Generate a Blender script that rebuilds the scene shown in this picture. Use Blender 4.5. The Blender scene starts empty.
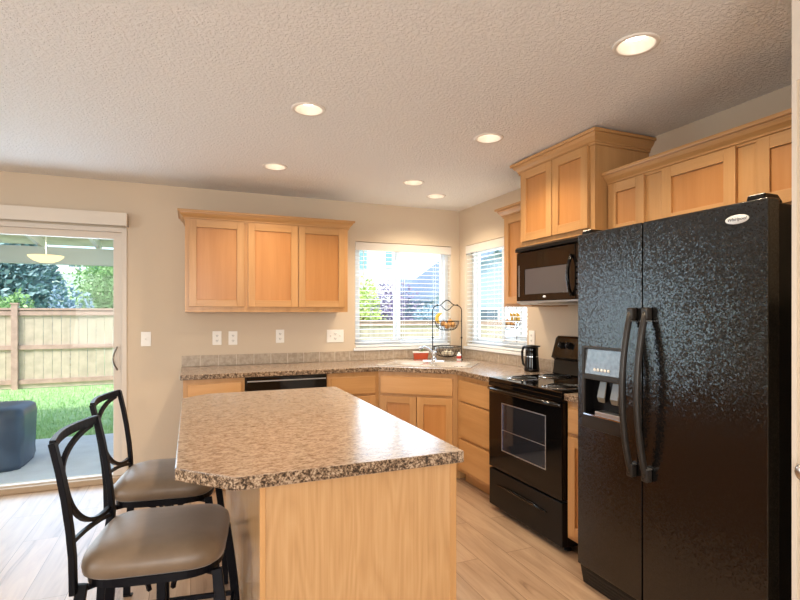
import bpy, bmesh, math, random
from mathutils import Vector, Matrix
random.seed(7)
S = bpy.context.scene
COL = S.collection
R = math.radians
PI = math.pi

# ------------------------------------------------------------------ camera
cam = bpy.data.cameras.new('camera')
cam.sensor_width = 36.0
cam.lens = 36.0 * 506.5 / 800.0
cam.shift_y = 14.0 / 800.0
cam.clip_start = 0.05
cam.clip_end = 500
camo = bpy.data.objects.new('camera', cam)
COL.objects.link(camo)
camo.location = (0, 0, 1.362)
camo.rotation_euler = (R(90), 0, R(-22.458))
S.camera = camo

# ------------------------------------------------------------------ view
S.view_settings.view_transform = 'Standard'
S.view_settings.look = 'None'
S.view_settings.exposure = 0.1
S.view_settings.gamma = 1.0
S.view_settings.use_curve_mapping = False

# ------------------------------------------------------------------ world
W = bpy.data.worlds.new('world')
S.world = W
W.use_nodes = True
wn = W.node_tree
wn.nodes.clear()
sky = wn.nodes.new('ShaderNodeTexSky')
sky.sky_type = 'NISHITA'
sky.sun_disc = False
sky.sun_elevation = R(48)
sky.sun_rotation = R(215)
sky.air_density = 1.0
sky.dust_density = 2.0
bg = wn.nodes.new('ShaderNodeBackground')
bg.inputs[1].default_value = 0.4
wo = wn.nodes.new('ShaderNodeOutputWorld')
wn.links.new(sky.outputs[0], bg.inputs[0])
wn.links.new(bg.outputs[0], wo.inputs[0])

def light(name, kind, loc, rot, energy, color=(1, 1, 1), **kw):
    l = bpy.data.lights.new(name, kind)
    l.energy = energy
    l.color = color
    for k, v in kw.items():
        setattr(l, k, v)
    o = bpy.data.objects.new(name, l)
    COL.objects.link(o)
    o.location = loc
    o.rotation_euler = rot
    return o

# sun from behind the house, high
light('sun', 'SUN', (0, -5, 12), (R(40), 0, R(-38)), 2.5, (1, .96, .9), angle=R(1.5))
# added fill lamps at unseen windows behind and left of the camera
light('fill_rear_window', 'AREA', (-1.0, -3.42, 1.45), (R(112), 0, 0), 150, (1, .985, .96),
      shape='RECTANGLE', size=2.6, size_y=1.7)
light('fill_side_window', 'AREA', (-3.52, 0.6, 1.45), (R(90), 0, R(-90)), 50, (.93, .97, 1),
      shape='RECTANGLE', size=2.0, size_y=1.6)
# daylight entering through the patio door and the two corner windows
light('daylight_patio_door', 'AREA', (-1.4, 4.90, 1.05), (R(-90), 0, 0), 38, (.62, .80, 1),
      shape='RECTANGLE', size=1.7, size_y=1.9)
light('daylight_sink_window', 'AREA', (1.98, 4.95, 1.55), (R(-90), 0, 0), 13, (.72, .85, 1),
      shape='RECTANGLE', size=1.0, size_y=1.0)
light('daylight_corner_window', 'AREA', (2.88, 4.04, 1.55), (R(-90), 0, R(-90)), 11, (.72, .85, 1),
      shape='RECTANGLE', size=1.0, size_y=1.0)
CAN_POWER = 9.0

# ------------------------------------------------------------------ materials
def mat(name):
    m = bpy.data.materials.new(name)
    m.use_nodes = True
    nt = m.node_tree
    return m, nt, nt.nodes['Principled BSDF']

def nd(nt, t, **kw):
    n = nt.nodes.new(t)
    for k, v in kw.items():
        if k in n.inputs:
            n.inputs[k].default_value = v
        else:
            setattr(n, k, v)
    return n

def ramp(nt, stops):
    r = nt.nodes.new('ShaderNodeValToRGB')
    e = r.color_ramp.elements
    while len(e) > 1:
        e.remove(e[0])
    e[0].position = stops[0][0]
    e[0].color = (*stops[0][1], 1)
    for p, c in stops[1:]:
        x = e.new(p)
        x.color = (*c, 1)
    return r

def coords(nt, scale, kind='Object', rnd=True, rot=(0, 0, 0)):
    tc = nt.nodes.new('ShaderNodeTexCoord')
    mp = nt.nodes.new('ShaderNodeMapping')
    mp.inputs['Scale'].default_value = scale
    mp.inputs['Rotation'].default_value = rot
    nt.links.new(tc.outputs[kind], mp.inputs[0])
    if rnd:
        oi = nt.nodes.new('ShaderNodeObjectInfo')
        mu = nt.nodes.new('ShaderNodeMath')
        mu.operation = 'MULTIPLY'
        mu.inputs[1].default_value = 37.0
        nt.links.new(oi.outputs['Random'], mu.inputs[0])
        va = nt.nodes.new('ShaderNodeVectorMath')
        va.operation = 'ADD'
        nt.links.new(mp.outputs[0], va.inputs[0])
        nt.links.new(mu.outputs[0], va.inputs[1])
        return va.outputs[0]
    return mp.outputs[0]

def bump(nt, b, height, strength, dist=0.002):
    n = nt.nodes.new('ShaderNodeBump')
    n.inputs['Strength'].default_value = strength
    n.inputs['Distance'].default_value = dist
    nt.links.new(height, n.inputs['Height'])
    nt.links.new(n.outputs[0], b.inputs['Normal'])

def plain(name, col, rough=.5, metal=0.0, coat=0.0, spec=None, noise=0.0, nscale=20, bmp=0.0):
    m, nt, b = mat(name)
    b.inputs['Base Color'].default_value = (*col, 1)
    b.inputs['Roughness'].default_value = rough
    b.inputs['Metallic'].default_value = metal
    b.inputs['Coat Weight'].default_value = coat
    if spec is not None:
        b.inputs['Specular IOR Level'].default_value = spec
    if noise or bmp:
        c = coords(nt, (1, 1, 1))
        n = nd(nt, 'ShaderNodeTexNoise', Scale=nscale, Detail=4.0)
        nt.links.new(c, n.inputs['Vector'])
        if noise:
            lo = tuple(max(0, x * (1 - noise)) for x in col)
            hi = tuple(min(1, x * (1 + noise)) for x in col)
            r = ramp(nt, [(.3, lo), (.7, hi)])
            nt.links.new(n.outputs[0], r.inputs[0])
            nt.links.new(r.outputs[0], b.inputs['Base Color'])
        if bmp:
            bump(nt, b, n.outputs[0], bmp)
    return m

def wood(name, axis, c0, c1, c2, rough=.36, fig=1.0, coat=.15):
    m, nt, b = mat(name)
    sc = [16.0, 16.0, 16.0]
    sc[axis] = 1.1
    c = coords(nt, tuple(sc))
    n = nd(nt, 'ShaderNodeTexNoise', Scale=1.0, Detail=6.0, Distortion=.6 * fig)
    nt.links.new(c, n.inputs['Vector'])
    sc2 = [130.0] * 3
    sc2[axis] = 5.0
    c2_ = coords(nt, tuple(sc2))
    n2 = nd(nt, 'ShaderNodeTexNoise', Scale=1.0, Detail=3.0)
    nt.links.new(c2_, n2.inputs['Vector'])
    mx = nt.nodes.new('ShaderNodeMath')
    mx.operation = 'MULTIPLY_ADD'
    mx.inputs[1].default_value = .28
    nt.links.new(n2.outputs[0], mx.inputs[0])
    nt.links.new(n.outputs[0], mx.inputs[2])
    r = ramp(nt, [(.42, c0), (.62, c1), (.82, c2)])
    nt.links.new(mx.outputs[0], r.inputs[0])
    # slow tone shift between boards / objects
    oi = nt.nodes.new('ShaderNodeObjectInfo')
    hv = nd(nt, 'ShaderNodeHueSaturation')
    mr = nd(nt, 'ShaderNodeMapRange')
    mr.inputs[3].default_value = .93
    mr.inputs[4].default_value = 1.06
    nt.links.new(oi.outputs['Random'], mr.inputs[0])
    nt.links.new(mr.outputs[0], hv.inputs['Value'])
    nt.links.new(r.outputs[0], hv.inputs['Color'])
    nt.links.new(hv.outputs[0], b.inputs['Base Color'])
    b.inputs['Roughness'].default_value = rough
    b.inputs['Coat Weight'].default_value = coat
    b.inputs['Coat Roughness'].default_value = .2
    bump(nt, b, n2.outputs[0], .05)
    return m

MC = ((.46, .235, .082), (.515, .272, .101), (.56, .305, .122))
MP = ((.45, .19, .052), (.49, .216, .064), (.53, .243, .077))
MAPLE_V = wood('maple_vertical', 2, *MC)
MAPLE_H = wood('maple_horizontal', 0, *MC)
MAPLE_D = wood('maple_depth', 1, *MC)
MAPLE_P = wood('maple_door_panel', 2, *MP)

def cathedral(name):
    m, nt, b = mat(name)
    c = coords(nt, (5.2, 5.2, .55))
    n0 = nd(nt, 'ShaderNodeTexNoise', Scale=1.3, Detail=2.0, Distortion=.3)
    nt.links.new(c, n0.inputs['Vector'])
    w = nt.nodes.new('ShaderNodeMath')
    w.operation = 'MULTIPLY'
    w.inputs[1].default_value = 26.0
    nt.links.new(n0.outputs[0], w.inputs[0])
    fr = nt.nodes.new('ShaderNodeMath')
    fr.operation = 'PINGPONG'
    fr.inputs[1].default_value = 1.0
    nt.links.new(w.outputs[0], fr.inputs[0])
    c2 = coords(nt, (150, 150, 5))
    n2 = nd(nt, 'ShaderNodeTexNoise', Scale=1.0, Detail=4.0)
    nt.links.new(c2, n2.inputs['Vector'])
    ad = nt.nodes.new('ShaderNodeMath')
    ad.operation = 'MULTIPLY_ADD'
    ad.inputs[1].default_value = .35
    nt.links.new(fr.outputs[0], ad.inputs[0])
    nt.links.new(n2.outputs[0], ad.inputs[2])
    r = ramp(nt, [(.3, (.45, .245, .098)), (.6, (.515, .288, .118)), (.95, (.57, .335, .150))])
    nt.links.new(ad.outputs[0], r.inputs[0])
    nt.links.new(r.outputs[0], b.inputs['Base Color'])
    b.inputs['Roughness'].default_value = .38
    b.inputs['Coat Weight'].default_value = .6
    b.inputs['Coat Roughness'].default_value = .2
    return m
MAPLE_PANEL = cathedral('maple_veneer_panel')

def wall_paint(name, col, scale, strength, rough=.75):
    m, nt, b = mat(name)
    c = coords(nt, (1, 1, 1), rnd=False)
    n = nd(nt, 'ShaderNodeTexNoise', Scale=scale, Detail=3.0, Roughness=.55)
    nt.links.new(c, n.inputs['Vector'])
    b.inputs['Base Color'].default_value = (*col, 1)
    b.inputs['Roughness'].default_value = rough
    bump(nt, b, n.outputs[0], strength, .004)
    return m
WALL = wall_paint('wall_paint_beige', (.63, .515, .385), 110, .12)

def ceiling_mat():
    m, nt, b = mat('ceiling_knockdown_texture')
    c = coords(nt, (1, 1, 1), rnd=False)
    n = nd(nt, 'ShaderNodeTexNoise', Scale=64.0, Detail=3.0, Roughness=.6, Distortion=.4)
    nt.links.new(c, n.inputs['Vector'])
    r = ramp(nt, [(.44, (0, 0, 0)), (.58, (1, 1, 1))])
    nt.links.new(n.outputs[0], r.inputs[0])
    b.inputs['Base Color'].default_value = (.88, .855, .82, 1)
    b.inputs['Roughness'].default_value = .8
    bump(nt, b, r.outputs[0], .7, .005)
    return m
CEIL = ceiling_mat()

def floor_mat():
    m, nt, b = mat('oak_plank_laminate')
    c = coords(nt, (1, 1, 1), rnd=False, rot=(0, 0, R(90)))
    br = nt.nodes.new('ShaderNodeTexBrick')
    br.offset = .37
    br.inputs['Scale'].default_value = 1.0
    br.inputs['Mortar Size'].default_value = .0016
    br.inputs['Mortar Smooth'].default_value = .1
    br.inputs['Brick Width'].default_value = 1.22
    br.inputs['Row Height'].default_value = .185
    br.inputs['Color1'].default_value = (.2, .2, .2, 1)
    br.inputs['Color2'].default_value = (.8, .8, .8, 1)
    br.inputs['Mortar'].default_value = (0, 0, 0, 1)
    nt.links.new(c, br.inputs['Vector'])
    # grain, shifted from plank to plank
    sep = nt.nodes.new('ShaderNodeSeparateColor')
    nt.links.new(br.outputs['Color'], sep.inputs[0])
    c2 = coords(nt, (9.0, .9, 1), rnd=False)
    cmb = nt.nodes.new('ShaderNodeCombineXYZ')
    mu = nt.nodes.new('ShaderNodeMath')
    mu.operation = 'MULTIPLY'
    mu.inputs[1].default_value = 25.0
    nt.links.new(sep.outputs[0], mu.inputs[0])
    nt.links.new(mu.outputs[0], cmb.inputs[1])
    va = nt.nodes.new('ShaderNodeVectorMath')
    va.operation = 'ADD'
    nt.links.new(c2, va.inputs[0])
    nt.links.new(cmb.outputs[0], va.inputs[1])
    n = nd(nt, 'ShaderNodeTexNoise', Scale=1.6, Detail=7.0, Roughness=.62, Distortion=1.2)
    nt.links.new(va.outputs[0], n.inputs['Vector'])
    r = ramp(nt, [(.28, (.21, .125, .075)), (.40, (.39, .262, .17)), (.6, (.485, .34, .228)), (.78, (.56, .41, .285))])
    nt.links.new(n.outputs[0], r.inputs[0])
    mx = nt.nodes.new('ShaderNodeMix')
    mx.data_type = 'RGBA'
    mx.blend_type = 'MULTIPLY'
    mx.inputs[0].default_value = 1.0
    rr = ramp(nt, [(0.0, (.38, .32, .27)), (.12, (.82, .82, .83)), (.85, (1.04, 1.02, 1.0))])
    nt.links.new(sep.outputs[0], rr.inputs[0])
    nt.links.new(r.outputs[0], mx.inputs[6])
    nt.links.new(rr.outputs[0], mx.inputs[7])
    nt.links.new(mx.outputs[2], b.inputs['Base Color'])
    b.inputs['Roughness'].default_value = .33
    b.inputs['Coat Weight'].default_value = .2
    b.inputs['Coat Roughness'].default_value = .22
    bump(nt, b, br.outputs['Fac'], -.25, .001)
    return m
FLOOR = floor_mat()

def laminate(name, stretch, lo, big, fine):
    m, nt, b = mat(name)
    c = coords(nt, stretch, rnd=False)
    n1 = nd(nt, 'ShaderNodeTexNoise', Scale=fine, Detail=4.0, Roughness=.7)
    n2 = nd(nt, 'ShaderNodeTexNoise', Scale=big, Detail=4.0, Roughness=.65, Distortion=.6)
    for x in (n1, n2):
        nt.links.new(c, x.inputs['Vector'])
    ad = nt.nodes.new('ShaderNodeMath')
    ad.operation = 'MULTIPLY_ADD'
    ad.inputs[1].default_value = .8
    nt.links.new(n2.outputs[0], ad.inputs[0])
    nt.links.new(n1.outputs[0], ad.inputs[2])
    mr = nd(nt, 'ShaderNodeMapRange')
    mr.inputs[1].default_value = .55
    mr.inputs[2].default_value = 1.25
    nt.links.new(ad.outputs[0], mr.inputs[0])
    r = ramp(nt, lo)
    nt.links.new(mr.outputs[0], r.inputs[0])
    nt.links.new(r.outputs[0], b.inputs['Base Color'])
    b.inputs['Roughness'].default_value = .2
    b.inputs['IOR'].default_value = 1.55
    bump(nt, b, n1.outputs[0], .02)
    return m
LAM = laminate('granite_print_laminate', (.55, 1.0, 1.0), [(.20, (.12, .075, .048)), (.40, (.27, .19, .135)), (.52, (.365, .275, .205)), (.75, (.45, .36, .28))], 46.0, 150.0)
LAME = laminate('granite_print_shaded_edge', (1, 1, 1), [(.30, (.03, .018, .010)), (.45, (.14, .085, .048)), (.58, (.30, .20, .125)), (.74, (.50, .38, .26))], 60.0, 150.0)  # darker laminate copy for side faces, their missing glare put into the colour
def worktop_edges(mb):
    i = mb.mi(LAME)
    mb.bm.normal_update()
    for f in mb.bm.faces:
        if abs(f.normal.z) < .5:
            f.material_index = i
    return mb

def tile_mat():
    m, nt, b = mat('backsplash_tile')
    c = coords(nt, (1, 1, 1), rnd=False)
    n = nd(nt, 'ShaderNodeTexNoise', Scale=30.0, Detail=5.0, Roughness=.7)
    nt.links.new(c, n.inputs['Vector'])
    r = ramp(nt, [(.35, (.34, .26, .185)), (.65, (.50, .405, .305))])
    nt.links.new(n.outputs[0], r.inputs[0])
    nt.links.new(r.outputs[0], b.inputs['Base Color'])
    b.inputs['Roughness'].default_value = .4
    return m
TILE = tile_mat()
GROUT = plain('tile_grout', (.66, .58, .48), .9)
WHITE = plain('white_vinyl', (.83, .83, .82), .35)
VALW = plain('shaded_blind_valance', (.70, .64, .58), .5)  # white valance toned to beige, its unlit room side put into the colour
BLINDW = plain('white_blind_slat', (.86, .86, .85), .45)
TRIMW = plain('door_trim_paint', (.66, .58, .49), .4)
CREAM = plain('valance_beige', (.70, .62, .52), .45)
PLATE = plain('white_switch_plate', (.86, .83, .77), .35)
SLOT = plain('dark_slot', (.03, .028, .025), .6)
BLACK = plain('black_gloss_enamel', (.003, .0026, .0026), .07, spec=.42)
BLACKS = plain('black_satin_plastic', (.004, .0035, .0035), .3, spec=.25)
BLACKH = plain('black_satin_handle', (.022, .018, .015), .34, spec=.35)
CHROME = plain('chrome', (.58, .59, .62), .1, 1.0)
STEEL = plain('brushed_steel', (.55, .55, .55), .35, 1.0)
NICKEL = plain('satin_nickel', (.72, .68, .62), .28, 1.0)
IRON = plain('black_wrought_iron', (.003, .003, .005), .4, spec=.14)
PORC = plain('bone_sink_enamel', (.62, .565, .50), .12, coat=.5)
LIGHTTRIM = plain('white_can_trim', (.82, .76, .68), .4)
CANIN = plain('white_can_reflector', (.70, .62, .53), .35)
LOGO = plain('silver_badge', (.82, .82, .82), .35, .2)
INK = plain('dark_badge_lettering', (.08, .08, .09), .5)
CLAY = plain('red_glazed_pot', (.50, .07, .02), .3, coat=.4)
SOIL = plain('potting_soil', (.05, .03, .02), .9)
BANANA = plain('banana_peel', (.78, .48, .06), .45, noise=.15)
ONION = plain('onion_skin', (.55, .28, .09), .4, noise=.25, nscale=40)
GARLIC = plain('garlic_skin', (.75, .66, .52), .5, noise=.1, nscale=40)
STEMBR = plain('banana_stem_brown', (.16, .09, .03), .6)
REDL = plain('red_label', (.55, .05, .04), .4)
CLEARP = plain('clear_plastic_bottle', (.85, .86, .88), .15)
CONC = plain('patio_concrete', (.78, .80, .80), .8, noise=.08, nscale=4, bmp=.1)
FENCEW = plain('cedar_fence_board', (.50, .42, .32), .8, noise=.14, nscale=6)
FENCER = plain('brown_fence_rail', (.44, .30, .24), .8, noise=.15, nscale=8)
PAINTG = plain('sage_painted_beam', (.50, .58, .57), .6)
PAINTW = plain('white_painted_rafter', (.80, .80, .77), .6)
DECKP = plain('roof_deck_plywood', (.76, .68, .60), .8, noise=.12, nscale=5)
COVER = plain('blue_grey_vinyl_cover', (.055, .085, .13), .38, noise=.2, nscale=5, bmp=.4)
SIDING = plain('white_lap_siding', (.80, .82, .85), .7)
SIDEB = plain('blue_grey_siding', (.36, .46, .58), .7)
SHING = plain('blue_grey_shingles', (.24, .32, .43), .8, noise=.2, nscale=9)
TEALG = plain('teal_window_glass', (.22, .42, .46), .1, coat=.4)
DARKG = plain('dark_window_glass', (.10, .15, .20), .1, coat=.4)
BARK = plain('tree_bark', (.12, .08, .05), .9, noise=.3)
HILL = plain('hazy_hill_grass', (.45, .58, .40), .9, noise=.25, nscale=.25)

def emis(name, col, strength):
    m, nt, b = mat(name)
    b.inputs['Base Color'].default_value = (*col, 1)
    b.inputs['Emission Color'].default_value = (*col, 1)
    b.inputs['Emission Strength'].default_value = strength
    return m
BULB = emis('lit_bulb', (1, .93, .82), 5.0)
BOWLG = emis('lit_alabaster_bowl', (1, .78, .45), .85)

def glass(name, tint=(1, 1, 1), gloss=1.0):
    m = bpy.data.materials.new(name)
    m.use_nodes = True
    nt = m.node_tree
    nt.nodes.clear()
    t = nd(nt, 'ShaderNodeBsdfTransparent')
    t.inputs[0].default_value = (*tint, 1)
    g = nd(nt, 'ShaderNodeBsdfGlossy', Roughness=.02)
    f = nd(nt, 'ShaderNodeFresnel', IOR=1.26)
    mx = nt.nodes.new('ShaderNodeMixShader')
    o = nt.nodes.new('ShaderNodeOutputMaterial')
    nt.links.new(f.outputs[0], mx.inputs[0])
    nt.links.new(t.outputs[0], mx.inputs[1])
    nt.links.new(g.outputs[0], mx.inputs[2])
    nt.links.new(mx.outputs[0], o.inputs[0])
    return m
GLASS = glass('clear_glass', (.97, .985, .98))

def oven_glass(name, col):
    m, nt, b = mat(name)
    b.inputs['Base Color'].default_value = (*col, 1)
    b.inputs['Roughness'].default_value = .06
    b.inputs['Coat Weight'].default_value = 1.0
    b.inputs['Coat Roughness'].default_value = .03
    b.inputs['IOR'].default_value = 1.7
    b.inputs['Thin Film Thickness'].default_value = 420
    return m
OVENG = oven_glass('smoked_oven_glass', (.02, .02, .024))
MWG = oven_glass('microwave_door_mesh_glass', (.10, .088, .095))

def fridge_mat():
    m, nt, b = mat('black_pebbled_steel')
    b.inputs['Base Color'].default_value = (.004, .0036, .0034, 1)
    b.inputs['Roughness'].default_value = .19
    b.inputs['Specular IOR Level'].default_value = .78
    c = coords(nt, (1, 1, 1), rnd=False)
    v = nd(nt, 'ShaderNodeTexVoronoi', Scale=200.0)
    nt.links.new(c, v.inputs['Vector'])
    def vm(op, a, b_):
        q = nt.nodes.new('ShaderNodeVectorMath')
        q.operation = op
        nt.links.new(a, q.inputs[0])
        if isinstance(b_, tuple):
            q.inputs[1].default_value = b_
        elif b_ is not None:
            nt.links.new(b_, q.inputs[1])
        return q.outputs[0]
    g = nt.nodes.new('ShaderNodeNewGeometry')
    o = vm('SUBTRACT', v.outputs['Color'], (.5, .5, .5))
    o = vm('MULTIPLY', o, (.15, .15, .15))
    o = vm('ADD', g.outputs['Normal'], o)
    o = vm('NORMALIZE', o, None)
    nt.links.new(o, b.inputs['Normal'])
    return m
PEBBLE = fridge_mat()

def cushion_mat():
    m, nt, b = mat('taupe_vinyl_upholstery')
    c = coords(nt, (1, 1, 1), rnd=False)
    n = nd(nt, 'ShaderNodeTexNoise', Scale=14.0, Detail=3.0)
    nt.links.new(c, n.inputs['Vector'])
    r = ramp(nt, [(.3, (.145, .095, .055)), (.7, (.185, .125, .076))])
    nt.links.new(n.outputs[0], r.inputs[0])
    nt.links.new(r.outputs[0], b.inputs['Base Color'])
    n2 = nd(nt, 'ShaderNodeTexNoise', Scale=500.0, Detail=2.0)
    nt.links.new(c, n2.inputs['Vector'])
    b.inputs['Roughness'].default_value = .42
    b.inputs['Sheen Weight'].default_value = .2
    bump(nt, b, n2.outputs[0], .12)
    return m
CUSH = cushion_mat()

def leafmat(name, a, b_, rough=.6):
    m, nt, b = mat(name)
    g = nt.nodes.new('ShaderNodeNewGeometry')
    r = ramp(nt, [(0, a), (1, b_)])
    nt.links.new(g.outputs['Random Per Island'], r.inputs[0])
    nt.links.new(r.outputs[0], b.inputs['Base Color'])
    b.inputs['Roughness'].default_value = rough
    return m
SPRUCE = leafmat('blue_spruce_needles', (.16, .30, .30), (.38, .56, .56))
LEAFG = leafmat('bright_green_leaves', (.20, .42, .13), (.48, .68, .34))
LEAFY = leafmat('yellow_green_leaves', (.42, .60, .12), (.75, .85, .35))
LEAFP = leafmat('purple_plum_leaves', (.22, .18, .32), (.48, .42, .60))
LEAFB = leafmat('blue_green_leaves', (.20, .34, .42), (.44, .58, .68))
LEAFS = leafmat('herb_leaves', (.07, .22, .03), (.2, .45, .08))
GRASSM = leafmat('lawn_blades', (.28, .52, .17), (.58, .80, .40))

def lawn_mat():
    m, nt, b = mat('lawn_turf')
    c = coords(nt, (1, 1, 1), rnd=False)
    n = nd(nt, 'ShaderNodeTexNoise', Scale=6.0, Detail=8.0, Roughness=.8)
    nt.links.new(c, n.inputs['Vector'])
    r = ramp(nt, [(.35, (.28, .50, .18)), (.65, (.55, .76, .38))])
    nt.links.new(n.outputs[0], r.inputs[0])
    nt.links.new(r.outputs[0], b.inputs['Base Color'])
    b.inputs['Roughness'].default_value = .9
    return m
LAWN = lawn_mat()

# ------------------------------------------------------------------ mesh helpers
class MB:
    def __init__(s):
        s.bm = bmesh.new()
        s.mats = []

    def mi(s, m):
        if m not in s.mats:
            s.mats.append(m)
        return s.mats.index(m)

    def box(s, x0, x1, y0, y1, z0, z1, m, M=None):
        i = s.mi(m)
        co = [(x, y, z) for x in (x0, x1) for y in (y0, y1) for z in (z0, z1)]
        if M is not None:
            co = [M @ Vector(c) for c in co]
        v = [s.bm.verts.new(c) for c in co]
        for f in ((0, 1, 3, 2), (4, 6, 7, 5), (0, 4, 5, 1), (2, 3, 7, 6), (0, 2, 6, 4), (1, 5, 7, 3)):
            s.bm.faces.new([v[k] for k in f]).material_index = i
        return s

    def grid(s, rings, m, closed=True, cap0=True, cap1=True, smooth=True):
        i = s.mi(m)
        vs = [[s.bm.verts.new(p) for p in r] for r in rings]
        n = len(rings[0])
        for a in range(len(vs) - 1):
            for k in range(n if closed else n - 1):
                f = s.bm.faces.new((vs[a][k], vs[a][(k + 1) % n], vs[a + 1][(k + 1) % n], vs[a + 1][k]))
                f.material_index = i
                f.smooth = smooth
        if closed and cap0:
            f = s.bm.faces.new(vs[0][::-1]); f.material_index = i
        if closed and cap1:
            f = s.bm.faces.new(vs[-1]); f.material_index = i
        return s

    def sweep(s, path, w, h, m, up=(0, 0, 1), n=0, closed=False):
        """bar (n=0: rectangle w x h) or tube (n sides, radii w,h) along a path"""
        P = [Vector(p) for p in path]
        rings = []
        upv = Vector(up)
        for k, p in enumerate(P):
            if closed:
                t = P[(k + 1) % len(P)] - P[k - 1]
            else:
                t = P[min(k + 1, len(P) - 1)] - P[max(k - 1, 0)]
            t.normalize()
            sd = t.cross(upv)
            if sd.length < 1e-4:
                sd = t.cross(Vector((1, 0, 0)))
            sd.normalize()
            u = sd.cross(t).normalized()
            if n == 0:
                q = [(-.5, -.5), (.5, -.5), (.5, .5), (-.5, .5)]
                rings.append([p + sd * (w * a) + u * (h * b) for a, b in q])
            else:
                rings.append([p + sd * (w * math.cos(2 * PI * j / n)) + u * (h * math.sin(2 * PI * j / n)) for j in range(n)])
        if closed:
            rings.append(rings[0])
            i = s.mi(m)
            vs = [[s.bm.verts.new(q) for q in r] for r in rings[:-1]]
            L = len(vs)
            c = len(vs[0])
            for a in range(L):
                for k in range(c):
                    f = s.bm.faces.new((vs[a][k], vs[a][(k + 1) % c], vs[(a + 1) % L][(k + 1) % c], vs[(a + 1) % L][k]))
                    f.material_index = i
                    f.smooth = n > 0
            return s
        return s.grid(rings, m, smooth=n > 0)

    def tube(s, path, r, m, n=8, closed=False, up=(0, 0, 1)):
        return s.sweep(path, r, r, m, up=up, n=n, closed=closed)

    def lathe(s, prof, c, m, n=32, axis='z', M=None, cap=False):
        rings = []
        for (r, z) in prof:
            ring = []
            for k in range(n):
                a = 2 * PI * k / n
                p = Vector((r * math.cos(a), r * math.sin(a), z))
                if M is not None:
                    p = M @ p
                ring.append(p + Vector(c))
            rings.append(ring)
        return s.grid(rings, m, cap0=cap, cap1=cap)

    def plate(s, outer, holes, z0, z1, m, M=None):
        """polygon with holes, extruded from z0 to z1"""
        i = s.mi(m)
        b2 = bmesh.new()
        es = []
        for loop in [outer] + holes:
            vs = [b2.verts.new((p[0], p[1], 0)) for p in loop]
            for k in range(len(vs)):
                es.append(b2.edges.new((vs[k], vs[(k + 1) % len(vs)])))
        bmesh.ops.triangle_fill(b2, use_beauty=True, use_dissolve=False, edges=es)
        b2.verts.index_update()
        mp = lambda p, z: (M @ Vector((p.x, p.y, z))) if M is not None else Vector((p.x, p.y, z))
        lo = [s.bm.verts.new(mp(v.co, z0)) for v in b2.verts]
        hi = [s.bm.verts.new(mp(v.co, z1)) for v in b2.verts]
        for f in b2.faces:
            idx = [v.index for v in f.verts]
            s.bm.faces.new([hi[k] for k in idx]).material_index = i
            s.bm.faces.new([lo[k] for k in reversed(idx)]).material_index = i
        for e in b2.edges:
            if len(e.link_faces) == 1:
                a, c = e.verts[0].index, e.verts[1].index
                s.bm.faces.new((lo[a], lo[c], hi[c], hi[a])).material_index = i
        b2.free()
        return s

    def ball(s, c, r, m, sc=(1, 1, 1), seg=16):
        n0 = len(s.bm.verts)
        d = bmesh.ops.create_uvsphere(s.bm, u_segments=seg, v_segments=seg // 2, radius=r,
                                      matrix=Matrix.Translation(c) @ Matrix.Diagonal((*sc, 1)))
        i = s.mi(m)
        for f in {f for v in d['verts'] for f in v.link_faces}:
            f.material_index = i
            f.smooth = True
        return s

    def quad(s, pts, m):
        f = s.bm.faces.new([s.bm.verts.new(p) for p in pts])
        f.material_index = s.mi(m)
        return s

    def build(s, name, parent=None, world=False, bevel=0.0, seg=2, kind=None, label=None, recalc=True, subsurf=0):
        if recalc:
            bmesh.ops.recalc_face_normals(s.bm, faces=s.bm.faces)
        if world and parent is not None:
            root = parent
            T = Matrix.Identity(4)
            while root is not None:
                T = Matrix.LocRotScale(root.location, root.rotation_euler, None) @ T
                root = root.parent
            s.bm.transform(T.inverted())
        me = bpy.data.meshes.new(name)
        s.bm.to_mesh(me)
        s.bm.free()
        for m in s.mats:
            me.materials.append(m)
        o = bpy.data.objects.new(name, me)
        COL.objects.link(o)
        if parent is not None:
            o.parent = parent
        if bevel > 0:
            bv = o.modifiers.new('bevel', 'BEVEL')
            bv.width = bevel
            bv.segments = seg
            bv.limit_method = 'ANGLE'
            bv.angle_limit = R(40)
        if subsurf:
            ss = o.modifiers.new('subsurf', 'SUBSURF')
            ss.levels = ss.render_levels = subsurf
        if kind:
            o['kind'] = kind
        if label:
            o['label'] = label
        return o

def tag(o, label, cat, group=None):
    o['label'] = label
    o['category'] = cat
    if group:
        o['group'] = group
    return o

def thing(name, label, cat, loc=(0, 0, 0), rz=0.0, group=None):
    o = bpy.data.objects.new(name, None)
    o.empty_display_size = .1
    COL.objects.link(o)
    o.location = loc
    o.rotation_euler = (0, 0, rz)
    return tag(o, label, cat, group)

def struct(mb, name, parent=None, **kw):
    return mb.build(name, parent, kind=None if parent else 'structure', **kw)

def rect(x0, x1, y0, y1):
    return [(x0, y0), (x1, y0), (x1, y1), (x0, y1)]

def circ(x, y, r, n=32):
    return [(x + r * math.cos(2 * PI * k / n), y + r * math.sin(2 * PI * k / n)) for k in range(n)]

def dup(root, loc, rz=None, label=None, group=None):
    r = root.copy()
    COL.objects.link(r)
    r.location = loc
    if rz is not None:
        r.rotation_euler = (0, 0, rz)
    if label:
        r['label'] = label
    if group:
        r['group'] = group
    for ch in list(root.children):
        c = ch.copy()
        COL.objects.link(c)
        c.parent = r
        for g in list(ch.children):
            d = g.copy()
            COL.objects.link(d)
            d.parent = c
    return r

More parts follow.
